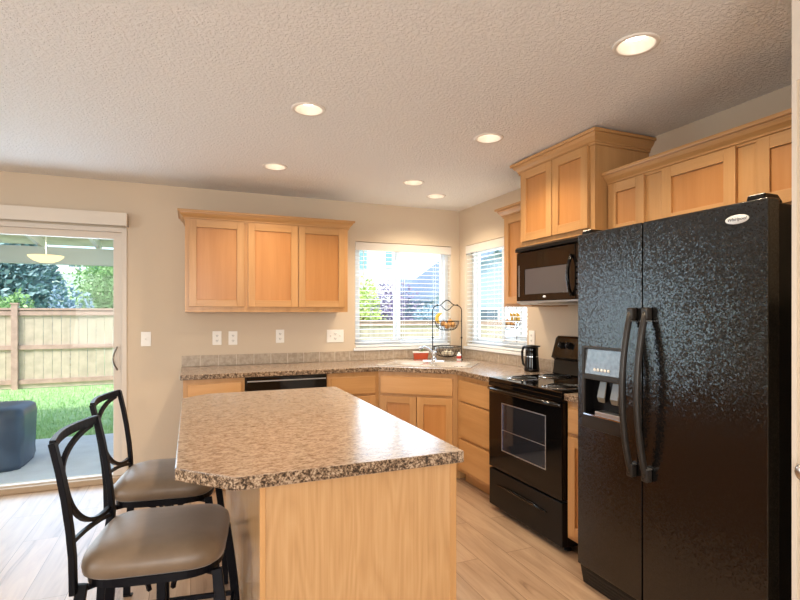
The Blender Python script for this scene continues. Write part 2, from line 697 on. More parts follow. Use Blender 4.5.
def shaker(mb, x0, x1, z0, z1, y=0.0, t=.02, st=.056):
    """shaker door in the xz plane, front face at y-t"""
    mb.box(x0, x0 + st, y - t, y, z0, z1, MAPLE_V)
    mb.box(x1 - st, x1, y - t, y, z0, z1, MAPLE_V)
    mb.box(x0 + st, x1 - st, y - t, y, z0, z0 + st, MAPLE_H)
    mb.box(x0 + st, x1 - st, y - t, y, z1 - st, z1, MAPLE_H)
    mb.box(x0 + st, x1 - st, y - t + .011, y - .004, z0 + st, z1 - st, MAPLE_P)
    return mb

# ================================================================== SETTING
WD, WX, ZC = 4.68, 2.61, 2.44
LX, RY = -3.6, -3.5           # left wall and rear wall
PX, PYE = 1.64, .94           # partition (pantry) face beside the fridge

struct(MB().plate(rect(LX - .12, WX + .12, RY - .12, WD + .02), [], -.06, 0, FLOOR), 'floor')

CANS = [(1.646, 1.512), (.573, 2.645), (.570, 3.77), (1.687, 2.66), (1.688, 3.795), (2.072, 4.151), (.573, 1.512)]
struct(MB().plate(rect(LX - .12, WX + .12, RY - .12, WD + .12),
                  [circ(x, y, .071) for x, y in CANS], ZC, ZC + .02, CEIL), 'ceiling')

# unseen slab added above the cans, blocks sky light from the ceiling void
struct(MB().box(LX - .12, WX + .12, RY - .12, WD + .12, ZC + .22, ZC + .26, PAINTW), 'sky_blocker_slab')

XZ = Matrix.Rotation(R(90), 4, 'X')                       # (x, y, z) -> (x, -z, y)
def wall_y(name, y_in, y_out, outer, holes):
    mb = MB()
    mb.plate(outer, holes, -y_out, -y_in, WALL, M=XZ)
    return struct(mb, name)
DX0, DX1, DZ1 = -2.40, -.481, 2.062                       # patio door opening
W1 = (1.462, 2.515, 1.030, 2.068)                         # window over the sink
wall_y('wall_back', WD, WD + .14, [(LX - .12, 0), (DX0, 0), (DX0, DZ1), (DX1, DZ1), (DX1, 0), (WX + .14, 0), (WX + .14, ZC), (LX - .12, ZC)],
       [[(W1[0], W1[2]), (W1[1], W1[2]), (W1[1], W1[3]), (W1[0], W1[3])]])
YZ = Matrix(((0, 0, 1, 0), (1, 0, 0, 0), (0, 1, 0, 0), (0, 0, 0, 1)))   # (a, b, c) -> x=c, y=a, z=b
W2 = (3.520, 4.548, 1.030, 2.065)
mb = MB()
mb.plate([(PYE - .1, 0), (WD + .14, 0), (WD + .14, ZC), (PYE - .1, ZC)], [[(W2[0], W2[2]), (W2[1], W2[2]), (W2[1], W2[3]), (W2[0], W2[3])]],
         WX, WX + .14, WALL, M=YZ)
struct(mb, 'wall_right')
# pantry partition: return wall beside the fridge and the wall with the door
mb = MB()
mb.box(PX, WX, PYE - .11, PYE, 0, ZC, WALL)
struct(mb, 'wall_pantry_return')
mb = MB()
mb.plate([(RY, 0), (.085, 0), (.085, 2.045), (.925, 2.045), (.925, 0), (PYE - .002, 0), (PYE - .002, ZC), (RY, ZC)], [], PX - .004, PX + .11, TRIMW, M=YZ)
struct(mb, 'wall_pantry')
# other walls, each with a window opening
mb = MB()
mb.plate([(RY - .12, 0), (WD + .14, 0), (WD + .14, ZC), (RY - .12, ZC)], [[(-.4, .65), (1.6, .65), (1.6, 2.25), (-.4, 2.25)]], LX - .12, LX, WALL, M=YZ)
struct(mb, 'wall_left')
wall_y('wall_front', RY - .12, RY, [(LX, 0), (WX, 0), (WX, ZC), (LX, ZC)], [[(-2.3, .6), (.3, .6), (.3, 2.3), (-2.3, 2.3)]])

# baseboards
bb = MB()
bb.box(DX1 + .005, -.06, WD - .013, WD, 0, .085, WHITE)
struct(bb, 'baseboard_back', bevel=.003)
bb = MB()
bb.box(LX, LX + .013, RY, WD, 0, .085, WHITE)
struct(bb, 'baseboard_left')

# ---- far living-room windows (behind the camera)
def plain_window(name, x0, x1, z0, z1, y):
    mb = MB()
    mb.plate([(x0, z0), (x1, z0), (x1, z1), (x0, z1)],
             [[(x0 + .05, z0 + .05), ((x0 + x1) / 2 - .03, z0 + .05), ((x0 + x1) / 2 - .03, z1 - .05), (x0 + .05, z1 - .05)],
              [((x0 + x1) / 2 + .03, z0 + .05), (x1 - .05, z0 + .05), (x1 - .05, z1 - .05), ((x0 + x1) / 2 + .03, z1 - .05)]],
             -(y + .03), -(y - .03), WHITE, M=XZ)
    return struct(mb, name)
plain_window('window_4', -2.3, .3, .6, 2.3, RY - .06)
mb = MB()
mb.plate([(-.4, .65), (1.6, .65), (1.6, 2.25), (-.4, 2.25)], [[(-.35, .7), (.57, .7), (.57, 2.2), (-.35, 2.2)], [(.63, .7), (1.55, .7), (1.55, 2.2), (.63, 2.2)]],
         LX - .09, LX - .03, WHITE, M=YZ)
struct(mb, 'window_3')

# ---- window over the sink (back wall) and corner window (right wall)
def kitchen_window(name, M, a0, a1, z0, z1):
    """a runs along the wall; depth c from the inner wall face outwards; M maps (a, z, c)"""
    mb = MB()
    fr = .042
    mid = (a0 + a1) / 2 - .045
    mb.plate([(a0, z0), (a1, z0), (a1, z1), (a0, z1)], [[(a0 + fr, z0 + fr), (a1 - fr, z0 + fr), (a1 - fr, z1 - fr), (a0 + fr, z1 - fr)]], .075, .135, WHITE, M=M)
    root = struct(mb, name, bevel=.003)
    sb = MB()
    for (s0, s1, c0) in ((a0 + fr, mid + .03, .083), (mid - .03, a1 - fr, .107)):
        sb.plate([(s0, z0 + fr), (s1, z0 + fr), (s1, z1 - fr), (s0, z1 - fr)],
                 [[(s0 + .034, z0 + fr + .034), (s1 - .034, z0 + fr + .034), (s1 - .034, z1 - fr - .034), (s0 + .034, z1 - fr - .034)]],
                 c0, c0 + .022, WHITE, M=M)
    sb.build('window_sash', root, bevel=.002)
    for (s0, s1, c0) in ((a0 + fr, mid + .03, .092), (mid - .03, a1 - fr, .116)):
        g = MB()
        g.quad([M @ Vector(p) for p in ((s0 + .03, z0 + fr + .03, c0), (s1 - .03, z0 + fr + .03, c0), (s1 - .03, z1 - fr - .03, c0), (s0 + .03, z1 - fr - .03, c0))], GLASS)
        g.build('pane', root)
    # white reveal lining and sill
    rv = MB()
    t = .004
    for q in ((a0, a0 + t, z0, z1), (a1 - t, a1, z0, z1), (a0, a1, z1 - t, z1)):
        co = [M @ Vector((a, z, c)) for a in q[:2] for z in q[2:] for c in (.001, .075)]
        xs = [c[0] for c in co]; ys = [c[1] for c in co]; zs = [c[2] for c in co]
        rv.box(min(xs), max(xs), min(ys), max(ys), min(zs), max(zs), WALL)
    rv.build('reveal', root)
    sl = MB()
    co = [M @ Vector((a, z, c)) for a in (a0 - .012, a1 + .012) for z in (z0 - .022, z0 + .004) for c in (-.022, 0)]
    sl.box(min(c[0] for c in co), max(c[0] for c in co), min(c[1] for c in co), max(c[1] for c in co), z0 - .022, z0 + .004, WHITE)
    co = [M @ Vector((a, z, c)) for a in (a0, a1) for z in (z0, z0 + .004) for c in (0, .076)]
    sl.box(min(c[0] for c in co), max(c[0] for c in co), min(c[1] for c in co), max(c[1] for c in co), z0 - .0, z0 + .004, WHITE)
    sl.build('window_sill', root, bevel=.003)
    return root
M1 = Matrix(((1, 0, 0, 0), (0, 0, 1, WD), (0, 1, 0, 0), (0, 0, 0, 1)))
M2 = Matrix(((0, 0, 1, WX), (1, 0, 0, 0), (0, 1, 0, 0), (0, 0, 0, 1)))
kitchen_window('window_1', M1, *W1)
kitchen_window('window_2', M2, *W2)

def blind(label, M, a0, a1, z0, z1):
    root = thing('window_blind', label, 'blind', M @ Vector(((a0 + a1) / 2, z0, .036)))
    v = MB()
    def bx(mb, p0, p1, m):
        A, B = M @ Vector(p0), M @ Vector(p1)
        mb.box(min(A[0], B[0]), max(A[0], B[0]), min(A[1], B[1]), max(A[1], B[1]), min(A[2], B[2]), max(A[2], B[2]), m)
    bx(v, (a0 + .006, z1 - .088, -.006), (a1 - .006, z1 - .010, .004), VALW)
    bx(v, (a0 + .006, z1 - .088, .004), (a0 + .014, z1 - .006, .05), BLINDW)
    bx(v, (a1 - .014, z1 - .088, .004), (a1 - .006, z1 - .006, .05), BLINDW)
    v.build('valance', root, world=True, bevel=.002)
    h = MB()
    bx(h, (a0 + .018, z1 - .05, .010), (a1 - .018, z1 - .008, .058), BLINDW)
    h.build('headrail', root, world=True)
    s = MB()
    n = 22
    zt, zb = z1 - .1, z0 + .055
    til = R(-4)
    for k in range(n):
        z = zt + (zb - zt) * k / (n - 1)
        dz, dc = .025 * math.sin(til), .025 * math.cos(til)
        pts = []
        for (e, c, zz) in ((0, .036 - dc, z + dz), (1, .036, z + .0018), (2, .036 + dc, z - dz)):
            pts.append((c, zz))
        top = [(c, zz + .0014) for c, zz in pts]
        bot = [(c, zz - .0014) for c, zz in pts][::-1]
        prof = top + bot
        s.grid([[M @ Vector((a, zz, c)) for c, zz in prof] for a in (a0 + .012, a1 - .012)], BLINDW, smooth=False)
    s.build('slats', root, world=True)
    b = MB()
    bx(b, (a0 + .012, z0 + .010, .012), (a1 - .012, z0 + .030, .060), BLINDW)
    b.build('bottom_rail', root, world=True, bevel=.003)
    for f in (.17, .5, .83):
        c = MB()
        a = a0 + (a1 - a0) * f
        for cc in (.0105, .0615):
            c.tube([M @ Vector((a, z1 - .09, cc)), M @ Vector((a, z0 + .03, cc))], .0012, BLINDW, n=5, up=(0, 1, .1))
        c.build('ladder_cord', root, world=True)
    w = MB()
    a = a0 + .085
    w.tube([M @ Vector((a, z1 - .09, -.012)), M @ Vector((a + .002, z1 - .45, -.012))], .0035, BLINDW, n=6, up=(0, 1, .1))
    w.build('tilt_wand', root, world=True)
    return root
blind('white slatted blind on the back wall window behind the sink faucet', M1, *W1)
blind('white slatted blind on the right wall window beside the microwave', M2, *W2)

# ---- sliding patio door
mb = MB()
mb.plate([(DX0, 0), (DX1, 0), (DX1, DZ1), (DX0, DZ1)], [[(DX0 + .035, .045), (DX1 - .036, .045), (DX1 - .036, DZ1 - .036), (DX0 + .035, DZ1 - .036)]],
         -(WD + .13), -(WD - .012), TRIMW, M=XZ)
door = struct(mb, 'door_1', bevel=.003)
sx = (DX0 + DX1) / 2
for i, (a, b_, y) in enumerate(((sx - .01, DX1 - .036, WD + .018), (DX0 + .035, sx + .055, WD + .058))):
    mb = MB()
    st = .064
    mb.plate([(a, .045), (b_, .045), (b_, DZ1 - .036), (a, DZ1 - .036)],
             [[(a + st, .045 + .012), (b_ - st, .045 + .012), (b_ - st, DZ1 - .036 - .055), (a + st, DZ1 - .036 - .055)]], -(y + .034), -y, TRIMW, M=XZ)
    sash = mb.build('door_sash', door, bevel=.003)
    g = MB()
    g.quad([(a + st - .005, y + .017, .05), (b_ - st + .005, y + .017, .05), (b_ - st + .005, y + .017, DZ1 - .085), (a + st - .005, y + .017, DZ1 - .085)], GLASS)
    g.build('pane', sash)
    if i == 0:
        hh = MB()
        hx = b_ - .03
        hh.box(hx - .014, hx + .014, y - .006, y, .885, 1.115, TRIMW)
        hh.tube([(hx - .004 - .028 * math.sin(PI * k / 10), y - .006 - .036 * math.sin(PI * k / 10),   .905 + .19 * k / 10) for k in range(11)], .007, plain('dark_nickel', (.30, .27, .23), .35, 1.0))
        hh.build('door_handle', sash, bevel=.002, label='curved nickel pull handle')
mb = MB()
mb.box(DX0 + .02, DX1 - .02, WD - .03, WD + .13, -.0, .045, plain('tan_threshold', (.42, .30, .19), .45))
mb.build('door_threshold', door, bevel=.004)

# ---- pantry door by the refrigerator
mb = MB()
mb.box(PX - .001, PX + .035, .09, .920, .008, 2.035, TRIMW)
pd = struct(mb, 'door_2', bevel=.002)
k = MB()
KM = Matrix.Rotation(R(-90), 4, 'Y')
k.lathe([(.0, 0), (.031, 0), (.031, .006), (.012, .009), (.011, .030), (.020, .036), (.027, .046), (.027, .056), (.020, .064), (.0, .067)],
        (PX, .874, .917), NICKEL, M=KM)
k.build('door_knob', pd, label='round satin nickel knob')

# ================================================================== CABINETS
def base_cabinet(label, loc, rz, w, fronts, h=.874, depth=.60, left=0.0, right=0.0, group=None, toe=.1):
    root = thing('base_cabinet', label, 'cabinet', loc, rz, group)
    b = MB()
    b.box(.001, w - .001, .019, depth, toe, h, MAPLE_V)
    b.box(.001, w - .001, .075, depth, 0.001, toe, MAPLE_H)
    b.build('carcass', root)
    ff = MB()
    xs = [0.0 + .0005, w - .0005]
    holes = [[(q[1] + .012, q[3] + .012), (q[2] - .012, q[3] + .012), (q[2] - .012, q[4] - .012), (q[1] + .012, q[4] - .012)] for q in fronts]
    ff.plate([(xs[0], toe), (xs[1], toe), (xs[1], h), (xs[0], h)], holes, -.019, 0, MAPLE_V, M=XZ)
    ff.build('face_frame', root)
    for q in fronts:
        d = MB()
        if q[0] == 'drawer':
            d.box(q[1], q[2], -.02, 0, q[3], q[4], MAPLE_H)
            d.build('drawer_front', root, bevel=.005)
        else:
            shaker(d, q[1], q[2], q[3], q[4])
            d.build('door', root, bevel=.0018)
    return root

BG = 'maple base cabinets under the counter'
FY = 4.06
base_cabinet('maple base cabinet at the far left end of the counter, beside dishwasher', (-.052, FY, 0), 0, .437,
             [('drawer', .03, .41, .70, .838), ('door', .03, .41, .13, .68)], group=BG)
base_cabinet('narrow maple base cabinet between the dishwasher and the sink cabinet', (1.031, FY, 0), 0, .452,
             [('drawer', .03, .418, .692, .838), ('door', .03, .418, .13, .672)], group=BG)
A, B = Vector((1.484, 4.06)), Vector((2.0, 3.622))
dl = (B - A).length
ang = math.atan2(B.y - A.y, B.x - A.x)
# corner sink base: polygon carcass + angled front
root = thing('sink_cabinet', 'wide angled corner sink cabinet with one false drawer above two doors', 'cabinet', (A.x, A.y, 0), ang, BG)
b = MB()
tn = Vector((-math.sin(ang), math.cos(ang)))
Ai, Bi = A + tn * .02, B + tn * .02
b.plate([(Ai.x, Ai.y), (Bi.x, Bi.y), (2.6, Bi.y), (2.6, 4.67), (Ai.x, 4.67)], [], .1, .70, MAPLE_V)
At, Bt = A + tn * .085, B + tn * .085
b.plate([(At.x, At.y), (Bt.x, Bt.y), (2.6, Bt.y), (2.6, 4.66), (At.x, 4.66)], [], .001, .1, MAPLE_H)
b.build('carcass', root, world=True)
ff = MB()
df = [('drawer', .02, dl - .035, .692, .838), ('door', .02, dl / 2 - .003, .13, .672), ('door', dl / 2 + .003, dl - .035, .13, .672)]
ff.plate([(0, .1), (dl, .1), (dl, .874), (0, .874)], [[(q[1] + .012, q[3] + .012), (q[2] - .012, q[3] + .012), (q[2] - .012, q[4] - .012), (q[1] + .012, q[4] - .012)] for q in df], -.019, 0, MAPLE_V, M=XZ)
ff.build('face_frame', root)
for q in df:
    d = MB()
    if q[0] == 'drawer':
        d.box(q[1], q[2], -.02, 0, q[3], q[4], MAPLE_H)
        d.build('drawer_front', root, bevel=.005)
    else:
        shaker(d, q[1], q[2], q[3], q[4])
        d.build('door', root, bevel=.0018)
# three-drawer bank (faces -X)
y0 = 3.620
base_cabinet('maple cabinet of three stacked drawers just left of the stove', (2.0, y0, 0), R(-90), y0 - 3.056,
             [('drawer', .063, .55, .672, .836), ('drawer', .063, .55, .385, .660), ('drawer', .063, .55, .13, .366)], group=BG)
base_cabinet('very narrow maple cabinet squeezed between the stove and the refrigerator', (1.968, 2.281, 0), R(-90), .238,
             [('drawer', .022, .214, .70, .838), ('door', .022, .214, .13, .68)], group=BG)

# ---- worktop with sink cut-out
SC, SU = Vector((1.985, 4.115)), Vector((B - A)).normalized()
SV = Vector((-SU.y, SU.x))
def sk(u, v):
    p = SC + SU * u + SV * v
    return (p.x, p.y)
def rrect(hu, hv, r, cu=0, cv=0, n=5):
    out = []
    for (sx_, sy_, a0) in ((1, 1, 0), (-1, 1, 90), (-1, -1, 180), (1, -1, 270)):
        for k in range(n + 1):
            a = R(a0 + 90 * k / n)
            out.append(sk(cu + sx_ * (hu - r) + r * math.cos(a), cv + sy_ * (hv - r) + r * math.sin(a)))
    return out
mb = MB()
mb.plate([(-.072, 4.674), (-.072, 4.03), (1.479, 4.03), (1.962, 3.606), (1.962, 3.056), (2.604, 3.056), (2.604, 4.674)],
         [rrect(.385, .25, .04)], .876, .914, LAM)
tag(worktop_edges(mb).build('worktop', bevel=.004), 'long brown granite-look laminate worktop running along the back wall around the sink corner', 'countertop')
mb = MB()
mb.box(1.940, 2.604, 2.040, 2.281, .876, .914, LAM)
tag(worktop_edges(mb).build('worktop', bevel=.004), 'tiny piece of brown laminate worktop between stove and refrigerator', 'countertop')

def backsplash(label, pts_axis, a0, a1, fixed, name='backsplash'):
    mb = MB()
    n = max(1, round((a1 - a0) / .152))
    w = (a1 - a0) / n
    for k in range(n):
        p, q = a0 + k * w + .0022, a0 + (k + 1) * w - .0022
        if pts_axis == 'x':
            mb.box(p, q, fixed - .009, fixed - .001, .915, 1.006, TILE)
        else:
            mb.box(fixed - .009, fixed - .001, p, q, .915, 1.006, TILE)
    if pts_axis == 'x':
        mb.box(a0 + .002, a1 - .002, fixed - .007, fixed - .001, .915, 1.004, GROUT)
    else:
        mb.box(fixed - .007, fixed - .001, a0 + .002, a1 - .002, .915, 1.004, GROUT)
    return tag(mb.build(name, bevel=.0015), label, 'backsplash')
backsplash('low row of taupe backsplash tiles along the back wall counter', 'x', -.072, 2.600, WD)
backsplash('low row of taupe backsplash tiles along the right wall under the corner window', 'y', 3.056, 4.670, WX)

# ---- wall cabinets
def wall_cabinet(label, loc, rz, w, h, depth, doors, group):
    root = thing('wall_cabinet', label, 'cabinet', loc, rz, group)
    b = MB()
    b.box(.001, w - .001, .019, depth, 0, h, MAPLE_V)
    b.build('carcass', root)
    ff = MB()
    ff.plate([(.0005, 0), (w - .0005, 0), (w - .0005, h), (.0005, h)],
             [[(q[0] + .012, q[2] + .012), (q[1] - .012, q[2] + .012), (q[1] - .012, q[3] - .012), (q[0] + .012, q[3] - .012)] for q in doors], -.019, 0, MAPLE_V, M=XZ)
    ff.build('face_frame', root)
    for q in doors:
        d = MB()
        shaker(d, *q)
        d.build('door', root, bevel=.0018)
    return root

CROWN = [(0, -.032), (.009, -.032), (.009, -.020), (.015, -.018), (.015, -.010), (.020, -.004), (.032, .008), (.040, .022), (.041, .028), (.052, .028), (.054, .034), (.054, .046), (0, .046)]
def crown(name, label, path, z):
    """mitred moulding along plan polyline; the outside is on the right of travel"""
    P = [Vector(p) for p in path]
    mb = MB()
    rings = []
    for k, p in enumerate(P):
        ns = []
        if k > 0:
            d = (P[k] - P[k - 1]).normalized(); ns.append(Vector((d.y, -d.x)))
        if k < len(P) - 1:
            d = (P[k + 1] - P[k]).normalized(); ns.append(Vector((d.y, -d.x)))
        m = sum(ns, Vector((0, 0))) / len(ns)
        m = m / max(m.length_squared, 1e-6)
        rings.append([Vector((p.x + m.x * o, p.y + m.y * o, z + h)) for o, h in CROWN])
    for a in range(len(rings) - 1):
        d = P[a + 1] - P[a]
        mb.grid([rings[a], rings[a + 1]], MAPLE_H if abs(d.x) > abs(d.y) else MAPLE_D, smooth=False)
    return tag(mb.build(name), label, 'moulding')
UG = 'maple wall cabinets'
UB, UT, UF = 1.379, 2.130, 4.355
wall_cabinet('single-door maple wall cabinet on the back wall, at its left end', (-.042, UF, UB), 0, .462, UT - UB, WD - UF - .002,
             [(.030, .448, .042, UT - UB - .02)], UG)
wall_cabinet('two-door maple wall cabinet on the back wall nearest the sink window', (.420, UF, UB), 0, .875, UT - UB, WD - UF - .002,
             [(.018, .426, .042, UT - UB - .02), (.436, .843, .042, UT - UB - .02)], UG)
crown('crown_molding', 'maple crown moulding along the top of the back wall cabinets',
      [(-.042, WD - .002), (-.042, UF), (1.295, UF), (1.295, WD - .002)], 2.140)
# right wall: single cabinet by the window
wall_cabinet('narrow tall maple wall cabinet between the corner window and the microwave', (2.28, 3.372, 1.418), R(-90), 3.372 - 3.020, 2.130 - 1.418, WX - 2.28 - .002,
             [(.03, .335, .02, .695)], UG)
crown('crown_molding', 'short maple crown moulding on the narrow cabinet beside the corner window',
      [(WX - .002, 3.372), (2.28, 3.372), (2.28, 3.022)], 2.142)
# deep cabinet over the microwave
MZ0, MZ1 = 1.832, 2.372
wall_cabinet('raised two-door maple cabinet above the microwave, tallest one up to the ceiling', (2.18, 3.018, MZ0), R(-90), 3.018 - 2.296, MZ1 - MZ0, WX - 2.18 - .002,
             [(.030, .358, .038, .528), (.366, .680, .038, .528)], UG)
crown('crown_molding', 'maple crown moulding around the raised cabinet over the microwave',
      [(WX - .002, 3.018), (2.18, 3.018), (2.18, 2.296), (WX - .002, 2.296)], 2.384)
# over the fridge
wall_cabinet('long low maple wall cabinet over the black refrigerator', (2.28, 2.283, 1.80), R(-90), 2.283 - .96, 2.132 - 1.80, WX - 2.28 - .002,
             [(.006, .258, .02, .318), (.370, .756, .02, .318), (.845, 1.235, .02, .318)], UG)
crown('crown_molding', 'maple crown moulding above the refrigerator cabinet',
      [(2.28, 2.293), (2.28, .945)], 2.142)

# ================================================================== ISLAND
root = thing('kitchen_island', 'large freestanding maple island with clipped-corner brown laminate top in the middle', 'island', (.49, 2.25, 0))
ix0, ix1, iy0, iy1 = -.0425, .8301, 1.455, 3.049
t = MB()
t.plate([(.11, iy0), (ix1, iy0), (ix1, iy1), (.09, iy1), (ix0, 2.93), (ix0, 1.61)], [], .876, .914, LAM)
worktop_edges(t).build('worktop', root, world=True, bevel=.004, label='brown mottled laminate top')
bx0, bx1, by0, by1 = .183, .822, 1.493, 3.02
b = MB()
b.box(bx0 + .006, bx1 - .02, by0 + .008, by1 - .004, 0.0, .875, MAPLE_V)
b.build('base_cabinet_body', root, world=True)
b = MB()
b.box(bx0 + .016, bx1 - .022, by0 + .004, by0 + .010, 0.0, .875, MAPLE_PANEL)
b.build('end_panel', root, world=True)
for x0, x1 in ((bx0, bx0 + .017), (bx1 - .024, bx1)):
    b = MB()
    b.box(x0, x1, by0, by0 + .02, 0, .875, MAPLE_V)
    b.build('corner_stile', root, world=True, bevel=.002)
b = MB()
b.box(bx0, bx0 + .007, by0 + .02, by1, 0, .875, MAPLE_PANEL)
b.build('side_panel', root, world=True)
# doors on the stove side
for k in range(3):
    d = MB()
    w = (by1 - by0 - .06) / 3
    yy = by0 + .03 + k * w
    M = Matrix.Translation((bx1 - .02, 0, 0)) @ Matrix.Rotation(R(90), 4, 'Z')
    shaker(d, yy + .004, yy + w - .004, .13, .84)
    d.bm.transform(M)
    d.build('door', root, world=True, bevel=.0018)

# ================================================================== STOVE
SY0, SY1 = 2.286, 3.050
XS = 1.935
root = thing('stove', 'black freestanding coil-burner electric stove between drawers and refrigerator', 'stove', (2.25, (SY0 + SY1) / 2, 0))
b = MB()
b.box(XS + .04, 2.58, SY0 + .006, SY1 - .006, .035, .895, BLACKS)
b.build('body', root, world=True, bevel=.003)
for xx in (XS + .08, 2.5):
    for yy in (SY0 + .05, SY1 - .05):
        f = MB()
        f.lathe([(0, 0), (.022, 0), (.022, .01), (.012, .014), (.012, .04), (0, .04)], (xx, yy, 0), BLACKS, n=16)
        f.build('foot', root, world=True)
c = MB()
burn = [(2.10, 2.875, .098), (2.085, 2.462, .112), (2.385, 2.885, .112), (2.37, 2.470, .098)]
c.plate(rect(XS - .002, 2.585, SY0 + .001, SY1 - .001), [circ(x, y, r) for x, y, r in burn], .893, .921, BLACK)
c.build('cooktop', root, world=True, bevel=.006)
for x, y, r in burn:
    bp = MB()
    bp.lathe([(r + .012, .9225), (r + .010, .925), (r - .004, .922), (r - .03, .905), (.02, .897), (0, .897)], (x, y, 0), CHROME, n=36)
    bo = bp.build('drip_pan', root, world=True, label='chrome burner drip pan')
    co = MB()
    turns = 4
    pth = []
    for k in range(turns * 22 + 1):
        a = 2 * PI * k / 22
        rr = .022 + (r - .034) * k / (turns * 22)
        pth.append((x + rr * math.cos(a), y + rr * math.sin(a), .927))
    co.tube(pth, .0042, BLACKS, n=6)
    for k in range(3):
        a = 2 * PI * k / 3 + .5
        co.box(-.0015, .0015, .012, r - .008, .915, .923, STEEL, M=Matrix.Translation((x, y, 0)) @ Matrix.Rotation(a, 4, 'Z'))
    co.build('coil', bo, world=True)
# front fascia strip under cooktop
f = MB()
f.box(XS - .004, XS + .05, SY0 + .003, SY1 - .003, .864, .893, BLACK)
f.build('front_rail', root, world=True, bevel=.004)
d = MB()
dz0, dz1 = .305, .858
d.plate([(SY0 + .004, dz0), (SY1 - .004, dz0), (SY1 - .004, dz1), (SY0 + .004, dz1)], [[(2.435, .445), (2.888, .445), (2.888, .76), (2.435, .76)]], XS, XS + .045, BLACK, M=YZ)
od = d.build('oven_door', root, world=True, bevel=.004)
g = MB()
g.box(XS + .004, XS + .010, 2.43, 2.893, .44, .765, OVENG)
g.build('oven_window', od, world=True, label='smoked glass oven window')
g = MB()
g.plate([(2.431, .441), (2.892, .441), (2.892, .764), (2.431, .764)], [[(2.437, .447), (2.886, .447), (2.886, .758), (2.437, .758)]], XS - .0012, XS + .003, STEEL, M=YZ)
g.build('window_trim', od, world=True)
for zz in (.58,):
    g = MB()
    g.box(XS + .0025, XS + .0042, 2.437, 2.886, zz, zz + .004, STEEL)
    g.build('oven_rack', od, world=True)
h = MB()
pr = []
for k in range(13):
    s_ = k / 12
    pr.append((XS - .004 - .026 * min(1, 9 * s_, 9 * (1 - s_)), SY0 + .008 + (SY1 - SY0 - .016) * s_, .846))
h.sweep(pr, .012, .013, BLACK, n=10)
h.build('handle', od, world=True)
dr = MB()
dr.box(XS + .002, XS + .045, SY0 + .004, SY1 - .004, .04, .292, BLACKS)
do = dr.build('storage_drawer', root, world=True, bevel=.005)
l = MB()
l.grid([[(XS + .001, y, z0), (XS - .012, y, z0 - .004), (XS - .004, y, z1), (XS + .001, y, z1)] for (y, z0, z1) in ((2.42, .20, .194), (2.55, .212, .186), (2.68, .214, .184), (2.81, .212, .186), (2.94, .20, .194))], BLACK, smooth=True)
l.build('drawer_pull', do, world=True)
# backguard with tilted control panel
bgp = MB()
bgp.grid([[(2.50, y, .915), (2.485, y, .925), (2.50, y, 1.025), (2.472, y, 1.045), (2.478, y, 1.062), (2.515, y, 1.185), (2.535, y, 1.2), (2.60, y, 1.2), (2.60, y, .915)] for y in (SY0 + .004, SY1 - .004)], BLACK, smooth=False)
bo = bgp.build('backguard', root, world=True, bevel=.004)
KN = Matrix.Rotation(R(-90 + 16), 4, 'Y')
for yy in (2.955, 2.875, 2.46, 2.38):
    kb = MB()
    kb.lathe([(0, -.004), (.026, -.004), (.026, .004), (.022, .008), (.020, .024), (.017, .027), (0, .027)], (2.498, yy, 1.133), BLACKS, n=24, M=KN)
    kb.box(-.02, .02, -.005, .005, .024, .034, BLACKS, M=Matrix.Translation((2.498, yy, 1.133)) @ KN)
    kb.build('control_knob', bo, world=True, bevel=.001)
    ki = MB()
    ki.box(-.0015, .0015, -.0012, .0012, .027, .0352, PLATE, M=Matrix.Translation((2.498, yy, 1.133)) @ KN)
    ki.build('knob_mark', bo, world=True)
kb = MB()
kb.box(2.492, 2.502, 2.58, 2.76, 1.10, 1.165, BLACKS, M=Matrix.Translation((2.497, 0, 1.13)) @ Matrix.Rotation(R(16), 4, 'Y') @ Matrix.Translation((-2.5, 0, -1.13)))
kb.build('clock_display', bo, world=True)

# ================================================================== MICROWAVE
MX = 2.13
root = thing('microwave', 'black over-the-range microwave mounted beneath the raised maple cabinet', 'microwave', (2.36, 2.668, 1.42))
my0, my1 = 2.304, 2.998
b = MB()
b.box(MX + .03, WX - .004, my0, my1, 1.435, 1.830, BLACKS)
b.build('body', root, world=True, bevel=.003)
v = MB()
v.grid([[(MX + .03, y, 1.790), (MX - .012, y, 1.794), (MX - .012, y, 1.815), (MX + .005, y, 1.829), (MX + .03, y, 1.829)] for y in (my0, my1)], BLACKS, smooth=False)
v.build('vent_grille', root, world=True, bevel=.003)
d = MB()
dy0 = 2.405
d.plate([(dy0, 1.452), (my1 - .002, 1.452), (my1 - .002, 1.788), (dy0, 1.788)], [[(2.475, 1.498), (2.90, 1.498), (2.90, 1.668), (2.475, 1.668)]], MX, MX + .03, BLACK, M=YZ)
do = d.build('door', root, world=True, bevel=.004)
g = MB()
g.box(MX + .003, MX + .012, 2.470, 2.905, 1.493, 1.673, MWG)
g.build('door_window', do, world=True, label='grey see-through mesh window')
h = MB()
h.tube([(MX - .004 - .034 * math.sin(PI * k / 14) ** .7, 2.428, 1.475 + .245 * k / 14) for k in range(15)], .0105, BLACK, n=10, up=(0, 1, 0))
h.build('handle', do, world=True)
cp = MB()
cp.box(MX, MX + .03, my0 + .001, dy0 - .003, 1.452, 1.788, BLACK)
co = cp.build('control_panel', root, world=True, bevel=.003)
bt = MB()
for r_ in range(6):
    for c_ in range(3):
        bt.box(MX - .001, MX + .001, my0 + .016 + c_ * .028, my0 + .037 + c_ * .028, 1.48 + r_ * .034, 1.502 + r_ * .034, BLACKH)
bt.build('keypad', co, world=True)
lp = MB()
lp.grid([[(MX + .03, y, 1.450), (MX + .002, y, 1.450), (MX + .004, y, 1.440), (MX + .04, y, 1.428), (MX + .3, y, 1.424), (MX + .3, y, 1.436)] for y in (my0, my1)], STEEL, smooth=False)
lp.build('bottom_lip', root, world=True)
em = MB()
